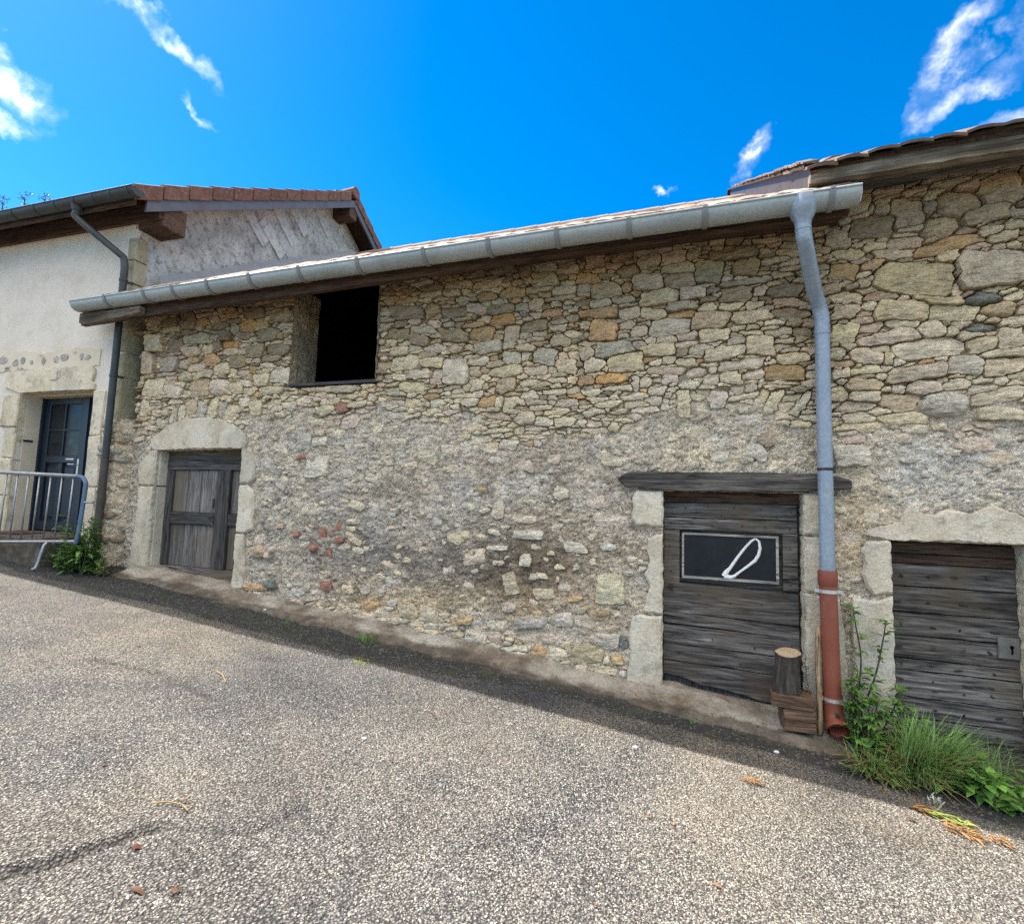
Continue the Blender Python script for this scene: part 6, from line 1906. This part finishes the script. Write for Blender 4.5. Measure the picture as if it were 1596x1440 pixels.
# ------------------------------------------------------------------ plants
pr = random.Random(5)
def leaf_geo(mb, base, d, up, l, w, col=(1, 1, 1), bend=.25, lobes=0):
    d = Vector(d).normalized(); s = d.cross(Vector(up)).normalized()
    if s.length < .1:
        s = Vector((1, 0, 0))
    nrm_ = s.cross(d).normalized()
    base = Vector(base)
    prof_ = ((0, .12), (.25, .8), (.5, 1.0), (.75, .7), (1, 0.02)) if not lobes else ((0, .1), (.2, .55), (.32, .3), (.5, 1.0), (.62, .4), (.8, .7), (1, .02))
    vs = []; fs = []
    for (t, ww) in prof_:
        c = base + d * (l * t) - nrm_ * (bend * l * t * t)
        vs += [c - s * (w * ww / 2) + nrm_ * (.12 * w * ww), c, c + s * (w * ww / 2) + nrm_ * (.12 * w * ww)]
    for i in range(len(prof_) - 1):
        a = i * 3; b = a + 3
        fs += [(a, a + 1, b + 1, b), (a + 1, a + 2, b + 2, b + 1)]
    mb.add(vs, fs, col)
def g3(x, y, dz=0):
    return Vector((x, y, float(gz(x, y)) + dz))
def rdir(el0, el1, az=None, spread=math.pi):
    a = pr.uniform(-spread, spread) + (az or 0); e = rad(pr.uniform(el0, el1))
    return Vector((math.cos(a) * math.cos(e), math.sin(a) * math.cos(e), math.sin(e)))
def shade():
    g = pr.uniform(.65, 1.3)
    return (g * pr.uniform(.9, 1.15), g, g * pr.uniform(.8, 1.1))

def bushy(name, label, cat, spots, mat, n, l, w, height, lobes=0, group=None, stems=True):
    x0, y0 = spots[0][0], spots[0][1]
    R_ = root(name, label, cat, g3(x0, y0), 0, group)
    st = MB(); lf = MB()
    for (x, y, h) in spots:
        b = g3(x, y, 0)
        top = b + Vector((pr.uniform(-.05, .05), pr.uniform(-.06, .02), h))
        st.tube(bez([b, b.lerp(top, .5) + Vector((pr.uniform(-.02, .02), pr.uniform(-.02, .02), 0)), top], 3), [.005] * 4 + [.004] * 2 + [.0025], 5)
        for i in range(n):
            t = pr.uniform(.05, 1)
            p = b.lerp(top, t)
            d = rdir(-5, 50)
            ln_ = l * pr.uniform(.6, 1.2) * (1.1 - .4 * t)
            leaf_geo(lf, p + d * pr.uniform(.0, .06), d, Vector((0, 0, 1)), ln_, w * pr.uniform(.7, 1.2), shade(), pr.uniform(.1, .6), lobes)
    if stems:
        st.put('stem', M['stem_green'], R_)
    lf.put('foliage', mat, R_, smooth=True)
    return R_

# weeds at the foot of the house pipe
sp = [(pr.uniform(-6.50, -6.12), pr.uniform(-.50, -.32), pr.uniform(.22, .62)) for _ in range(24)]
bushy('weed_clump', 'dense green leafy weeds at the foot of the brown house downpipe', 'weeds', sp, M['weed_leaf'], 22, .12, .045, .4)
sp = [(pr.uniform(-6.10, -5.93), pr.uniform(-.42, -.30), pr.uniform(.06, .16)) for _ in range(6)]
bushy('weed_clump', 'low yellowish-green weeds between the brown house pipe and the panelled door', 'weeds', sp, M['yellow_green'], 10, .06, .035, .15)
# tall weed beside the orange pipe
TW = root('tall_weed', 'tall leafy weed with bare dark stems growing beside the orange pipe', 'weed', g3(1.14, -.16))
st = MB(); lf = MB()
for (bx, by, pts, lmin) in ((1.12, -.14, [(1.12, -.14, .16), (1.10, -.15, .45), (1.13, -.13, .72), (1.10, -.12, .98), (1.095, -.12, 1.05)], .35),
                             (1.18, -.15, [(1.13, -.14, .40), (1.21, -.13, .62), (1.26, -.12, .84), (1.285, -.12, .99)], .3),
                             (1.10, -.2, [(1.12, -.17, .15), (1.06, -.2, .4), (1.05, -.2, .60)], .1), (1.2, -.2, [(1.15, -.17, .12), (1.27, -.2, .4), (1.33, -.19, .56)], .1),
                             (1.15, -.25, [(1.14, -.2, .12), (1.15, -.27, .35), (1.18, -.27, .5)], .0)):
    q = bez(pts, 5)
    st.tube(q, [.007 - .004 * i / len(q) for i in range(len(q))], 6)
    m_ = len(q)
    for i, p in enumerate(q):
        t = i / (m_ - 1)
        if p.z < lmin:
            continue
        for k in range((2 if i % 2 else 1) if p.z > .62 else 4):
            d = rdir(-10, 55)
            for j in (-1, 0, 1):
                dd = (d + Vector((-d.y, d.x, 0)) * j * .55).normalized()
                leaf_geo(lf, p + d * .015, dd, Vector((0, 0, 1)), pr.uniform(.05, .10) * (1 if j == 0 else .75), pr.uniform(.014, .026), shade(), pr.uniform(.1, .5))
st.put('stem', M['stem_brown'], TW); lf.put('foliage', M['weed_leaf'], TW, smooth=True)
# round-leaved bramble under it
sp = [(pr.uniform(1.02, 1.55), pr.uniform(-.36, -.12), pr.uniform(.12, .42)) for _ in range(22)]
bushy('bramble', 'round-leaved bramble spreading below the tall weed beside the orange pipe', 'bramble', sp, M['broad_leaf'], 16, .065, .05, .4)
# grass tuft
def tuft(name, label, cat, cx, cy, n, h, spread, mat, lean=(0, 0), w=.006, group=None, part='blades', dry=0, rbase=.05):
    R_ = root(name, label, cat, g3(cx, cy), 0, group)
    for (mm, cnt, pn) in ((mat, n, part), (M['dry_grass'], int(n * dry), 'dry_blades')):
        if cnt == 0:
            continue
        mb = MB()
        for i in range(cnt):
            b = g3(cx + pr.gauss(0, rbase), cy + pr.gauss(0, rbase * .7), -.005)
            a = pr.uniform(-math.pi, math.pi)
            hh_ = h * pr.uniform(.45, 1.1) * (.75 if pn != part else 1)
            out = Vector((math.cos(a), math.sin(a), 0)) * spread * pr.uniform(.1, 1.0) + Vector((lean[0], lean[1], 0))
            if pn != part:
                out *= 1.3
            s = Vector((-math.sin(a), math.cos(a), 0))
            vs = []; fs = []
            K_ = 6
            for k in range(K_):
                t = k / (K_ - 1)
                c = b + out * (t ** 1.8) + Vector((0, 0, hh_ * (t - .42 * t ** 3 * (out.length / (hh_ + .01)))))
                gzv_ = float(K0 * c.x + K1 + np.interp(c.y, [-1.2, -.6, 0], [-.03, -.045, 0])) + .006
                if c.z < gzv_:
                    c.z = gzv_
                ww = w * (1 - t) ** .7 + .0006
                vs += [c - s * ww / 2, c + s * ww / 2]
            for k in range(K_ - 1):
                fs.append((2 * k, 2 * k + 1, 2 * k + 3, 2 * k + 2))
            mb.add(vs, fs, shade())
        mb.put(pn, mm, R_, smooth=True)
    return R_
tuft('grass_tuft', 'long-bladed green grass tuft leaning out in front of the right-hand plank door', 'grass tuft', 1.33, -.40, 340, .44, .26, M['grass_blade'], (.02, -.06), .009, 'grass tufts at the foot of the right wall', dry=.25)
tuft('grass_tuft', 'bluish-green grass tuft leaning right against the right-hand plank door', 'grass tuft', 1.47, -.34, 220, .44, .22, M['grass_blade'], (.17, .0), .008, 'grass tufts at the foot of the right wall', dry=.05)
tuft('grass_tuft', 'sparse brownish grass tuft just right of the open orange pipe end', 'grass tuft', 1.12, -.40, 110, .22, .24, M['grass_blade'], (-.02, -.04), .005, 'grass tufts at the foot of the right wall', dry=1.1, rbase=.06)
tuft('grass_tuft', 'thin grass tuft at the right edge of the picture behind the broad-leaved weeds', 'grass tuft', 1.78, -.20, 80, .34, .22, M['grass_blade'], (.05, -.02), .005, 'grass tufts at the foot of the right wall')
sp = [(pr.uniform(1.42, 2.1), pr.uniform(-.52, -.22), pr.uniform(.06, .19)) for _ in range(34)]
bushy('ground_weed', 'bright green broad-leaved weeds along the foot of the right-hand plank door', 'weeds', sp, M['broad_leaf'], 13, .085, .05, .2)
sp = [(pr.uniform(.98, 1.22), pr.uniform(-.56, -.44), pr.uniform(.03, .10)) for _ in range(9)]
bushy('ground_weed', 'small dark green weeds on the kerb just below the open orange pipe end', 'weeds', sp, M['weed_leaf'], 8, .06, .028, .1)
# sprigs in the drain channel
tuft('grass_sprig', 'small bright green grass sprig in the dark channel below the middle of the wall', 'grass sprig', -2.63, -.36, 46, .085, .10, M['broad_leaf'], (0, 0), .008, 'grass sprigs in the channel', rbase=.045)
tuft('grass_sprig', 'tiny grass sprig in the dark channel just right of the panelled door', 'grass sprig', -3.42, -.42, 18, .055, .05, M['broad_leaf'], (0, 0), .006, 'grass sprigs in the channel', rbase=.02)
tuft('grass_sprig', 'flat patch of yellowish grass at the edge of the shadow in the channel', 'grass sprig', -2.42, -.76, 40, .02, .09, M['yellow_green'], (0, 0), .006, 'grass sprigs in the channel', rbase=.05)
tuft('grass_sprig', 'tiny grass sprig on the kerb left of the timber blocks', 'grass sprig', .05, -.36, 16, .04, .04, M['broad_leaf'], (0, 0), .005, 'grass sprigs in the channel', rbase=.02)
# pulled-up plants lying on the road in the sun
def lying(name, label, cat, cx, cy, ang, ln_, n, mat, wid, flower=None):
    R_ = root(name, label, cat, g3(cx, cy))
    mb = MB(); c, s = math.cos(ang), math.sin(ang)
    for i in range(n):
        t = pr.uniform(-.5, .5); o = pr.gauss(0, wid)
        p = Vector((cx + c * ln_ * t - s * o, cy + s * ln_ * t + c * o, 0)); p.z = float(road_z(np.array(p.x), np.array(p.y))) + pr.uniform(.004, .03)
        a = ang + pr.gauss(0, .5)
        leaf_geo(mb, p, (math.cos(a), math.sin(a), pr.uniform(-.05, .35)), (0, 0, 1), pr.uniform(.03, .07), pr.uniform(.004, .012), shade(), .25)
    mb.put('stalks', mat, R_, smooth=True)
    if flower:
        mb = MB()
        for i in range(26):
            t = pr.uniform(.0, .12)
            p = Vector((flower[0] + pr.gauss(0, .012), flower[1] + pr.gauss(0, .012), 0)); p.z = float(road_z(np.array(p.x), np.array(p.y))) + pr.uniform(.01, .09)
            leaf_geo(mb, p, rdir(20, 80), (0, 1, 0), .03, .008, shade(), .1)
        mb.put('upright_sprig', M['pale_flower'], R_, smooth=True)
    return R_
lying('cut_weeds', 'pulled-up yellow-green weeds lying in the sun at the edge of the road shadow', 'cut weeds', 1.315, -.80, -.25, .20, 90, M['yellow_green'], .025, (1.29, -.765))
lying('dead_plant', 'dried orange plant remains lying beside the yellow-green pulled weeds', 'dead plant', 1.205, -.775, -.1, .09, 40, M['orange_leaf'], .014)
lying('dead_plant', 'orange-brown clump of dry plant litter in the sun near the right edge of the road', 'dead plant', 1.325, -.935, -.2, .16, 60, M['orange_leaf'], .016)
lying('dead_plant', 'small pile of orange litter at the far right edge of the road', 'dead plant', 1.47, -.925, -.2, .06, 26, M['orange_leaf'], .012)
lying('dead_plant', 'orange-brown litter on the sunlit road left of the middle, near the barn shadow', 'dead plant', .33, -1.005, -.2, .07, 22, M['orange_leaf'], .012)

# fallen leaves and twigs on the road
def dead_leaf(label, x, y, l, w, ang, mat, curl=.5, cat='leaf', name='dead_leaf'):
    mb = MB()
    p = Vector((x, y, float(road_z(np.array(x), np.array(y))) + .010))
    d = Vector((math.cos(ang), math.sin(ang), .12))
    leaf_geo(mb, p, d, (0, 0, 1), l * .78, w * .78, (1, 1, 1), curl)
    o = mb.put(name, mat, None, smooth=True)
    o['label'] = label; o['category'] = cat; o['group'] = 'dead leaves on the road'
    return o

for a in [('curled brown dead leaf on the sunlit road, leftmost of the pair near the bottom edge', -1.687, -3.009, .075, .022, .15, 'brown_leaf'),
          ('small dark crumpled leaf right of the curled brown leaf near the bottom edge', -1.573, -2.965, .04, .028, .9, 'brown_leaf'),
          ('slim dark brown leaf alone on the road above the bottom left corner', -1.954, -2.628, .06, .014, .35, 'brown_leaf'),
          ('reddish-brown crumpled leaf beside the dark crack at the lower left', -1.854, -2.894, .045, .03, .5, 'red_leaf'),
          ('orange leaf pointing at the wall, in the sun below the old plank door', -.05, -1.681, .06, .028, 1.9, 'orange_leaf'),
          ('bright orange narrow leaf lying flat near the bottom edge, right of the middle', .10, -1.997, .06, .017, .0, 'orange_leaf'),
          ('brown leaf beside the pulled-up yellow-green weeds at the right', 1.10, -.93, .055, .028, -.2, 'brown_leaf'),
          ('tiny red leaf just below the orange leaf pointing at the wall', .025, -1.759, .03, .018, 1.4, 'red_leaf'),
          ('small dark leaf on the upper left of the sunlit road facing the panelled door', -3.746, -1.555, .05, .02, .3, 'brown_leaf'),
          ('pale orange leaf left of the orange leaf pointing at the wall', -.178, -1.688, .045, .02, .6, 'orange_leaf'),
          ('small reddish leaf in the middle of the road at the left', -2.441, -2.624, .04, .02, 1.2, 'red_leaf')]:
    dead_leaf(a[0], a[1], a[2], a[3], a[4], a[5], M[a[6]])
tw = [('thin curved yellow straw on the road left of the middle', [(-2.02, -2.70), (-1.98, -2.66), (-1.92, -2.645), (-1.87, -2.66)], 'dry_grass'),
      ('short dark twig on the road just outside the barn shadow', [(-1.55, -1.27), (-1.49, -1.29), (-1.45, -1.33)], 'stem_brown'),
      ('straight yellow straw on the road below the pale grass patch', [(-3.0, -1.55), (-2.9, -1.58), (-2.78, -1.66)], 'dry_grass')]
for (lab, pts, mm) in tw:
    o = MB().tube([(x, y, float(road_z(np.array(x), np.array(y))) + .010) for x, y in pts], .003, 5).put('twig', M[mm], None)
    o['label'] = lab; o['category'] = 'twig'

# crumbs of bark, dead leaf and grit swept into the channel
lt = MB(); pr2 = random.Random(14)
for i in range(900):
    x = pr2.uniform(-6.2, 1.2) ; y = min(-.06, max(-.85, pr2.gauss(-.30, .13)))
    if pr2.random() < .12:
        y = pr2.uniform(-2.6, -.6)
    if -6.1 < x < -5.9 and y > -.1:
        continue
    z = float(gz(x, y)) + (.006 if y < -.3 else .022)
    a = pr2.uniform(0, 6.28); l_ = pr2.uniform(.006, .026); w_ = l_ * pr2.uniform(.25, .7)
    ca, sa = math.cos(a), math.sin(a)
    q = [(-l_ / 2, 0, .001), (0, -w_ / 2, .003), (l_ / 2, 0, .004), (0, w_ / 2, .001)]
    g = pr2.uniform(.5, 1.5)
    lt.add([(x + u * ca - v * sa, y + u * sa + v * ca, z + h + pr2.uniform(0, .004)) for u, v, h in q], [(0, 1, 2, 3)], (g, g * pr2.uniform(.8, 1), g * pr2.uniform(.7, 1)))
lt.put('plant_litter', M['brown_leaf'], None, kind='stuff')
# pale pebbles
def pebble(label, x, y, s, mat='pebble', cat='pebble'):
    bm = bmesh.new(); bmesh.ops.create_icosphere(bm, subdivisions=2, radius=1)
    z = float(gz(x, y)) + s * .35
    vs = [(x + v_.co.x * s, y + v_.co.y * s * .8, z + v_.co.z * s * .55 * (1 + .2 * math.sin(v_.co.x * 3))) for v_ in bm.verts]
    bm.verts.index_update(); fs = [[q.index for q in f.verts] for f in bm.faces]; bm.free()
    o = MB().add(vs, fs).put('pebble', M[mat], None, smooth=True)
    o['label'] = label; o['category'] = cat; o['group'] = 'loose pale pebbles'

for a in [('white pebble in the dark channel right of the panelled door', -3.852, -.247, .022),
          ('white pebble on the concrete strip under the middle of the wall', -2.3, -.10, .017),
          ('white pebble in the shadow left of the open orange pipe end', .553, -.484, .018),
          ('white pebble in the sun at the edge of the shadow, below the old plank door', -.288, -.959, .016),
          ('pale pebble on the sunlit road right of the crack', -1.654, -1.782, .014)]:
    pebble(*a)


# ------------------------------------------------------------------ trees far behind the house
def far_tree(x, y, h, r_, label, seed):
    q = random.Random(seed)
    zg = 1.0
    T = root('tree', label, 'tree', (x, y, zg), 0, 'trees behind the house')
    tk = MB(); tk.tube([(x, y, zg), (x, y, zg + h * .5), (x, y, zg + h * .97)], [.22, .13, .02], 8)
    mb = MB()
    for i in range(46):
        t = (i + .5) / 46
        z = zg + h * (.25 + .74 * t)
        a = i * 2.4
        ln_ = r_ * (1 - t) ** .75 + .12
        tip = Vector((x + math.cos(a) * ln_, y + math.sin(a) * ln_, z + .25 * ln_))
        tk.tube([(x, y, z), tip], [.03, .008], 5)
        for k in range(26):
            s = q.uniform(.15, 1.05)
            p = Vector((x, y, z)).lerp(tip, s) + Vector((q.gauss(0, .10), q.gauss(0, .10), q.gauss(0, .10)))
            d = Vector((q.uniform(-1, 1), q.uniform(-1, 1), q.uniform(-.3, 1)))
            g = q.uniform(.6, 1.3)
            leaf_geo(mb, p, d, (.2, .1, 1), q.uniform(.10, .2), q.uniform(.05, .09), (g, g, g), .2)
    tk.put('trunk', M['bark'], T); mb.put('crown', M['tree_leaf'], T, smooth=True)

far_tree(-39.8, 14, 18.9, 2.2, 'leftmost of the green treetops showing above the house gutter', 1)
far_tree(-37.7, 14, 18.8, 2.0, 'middle one of the three treetops showing above the house gutter', 2)
far_tree(-35.8, 14, 18.4, 2.0, 'rightmost of the three treetops showing above the house gutter', 3)
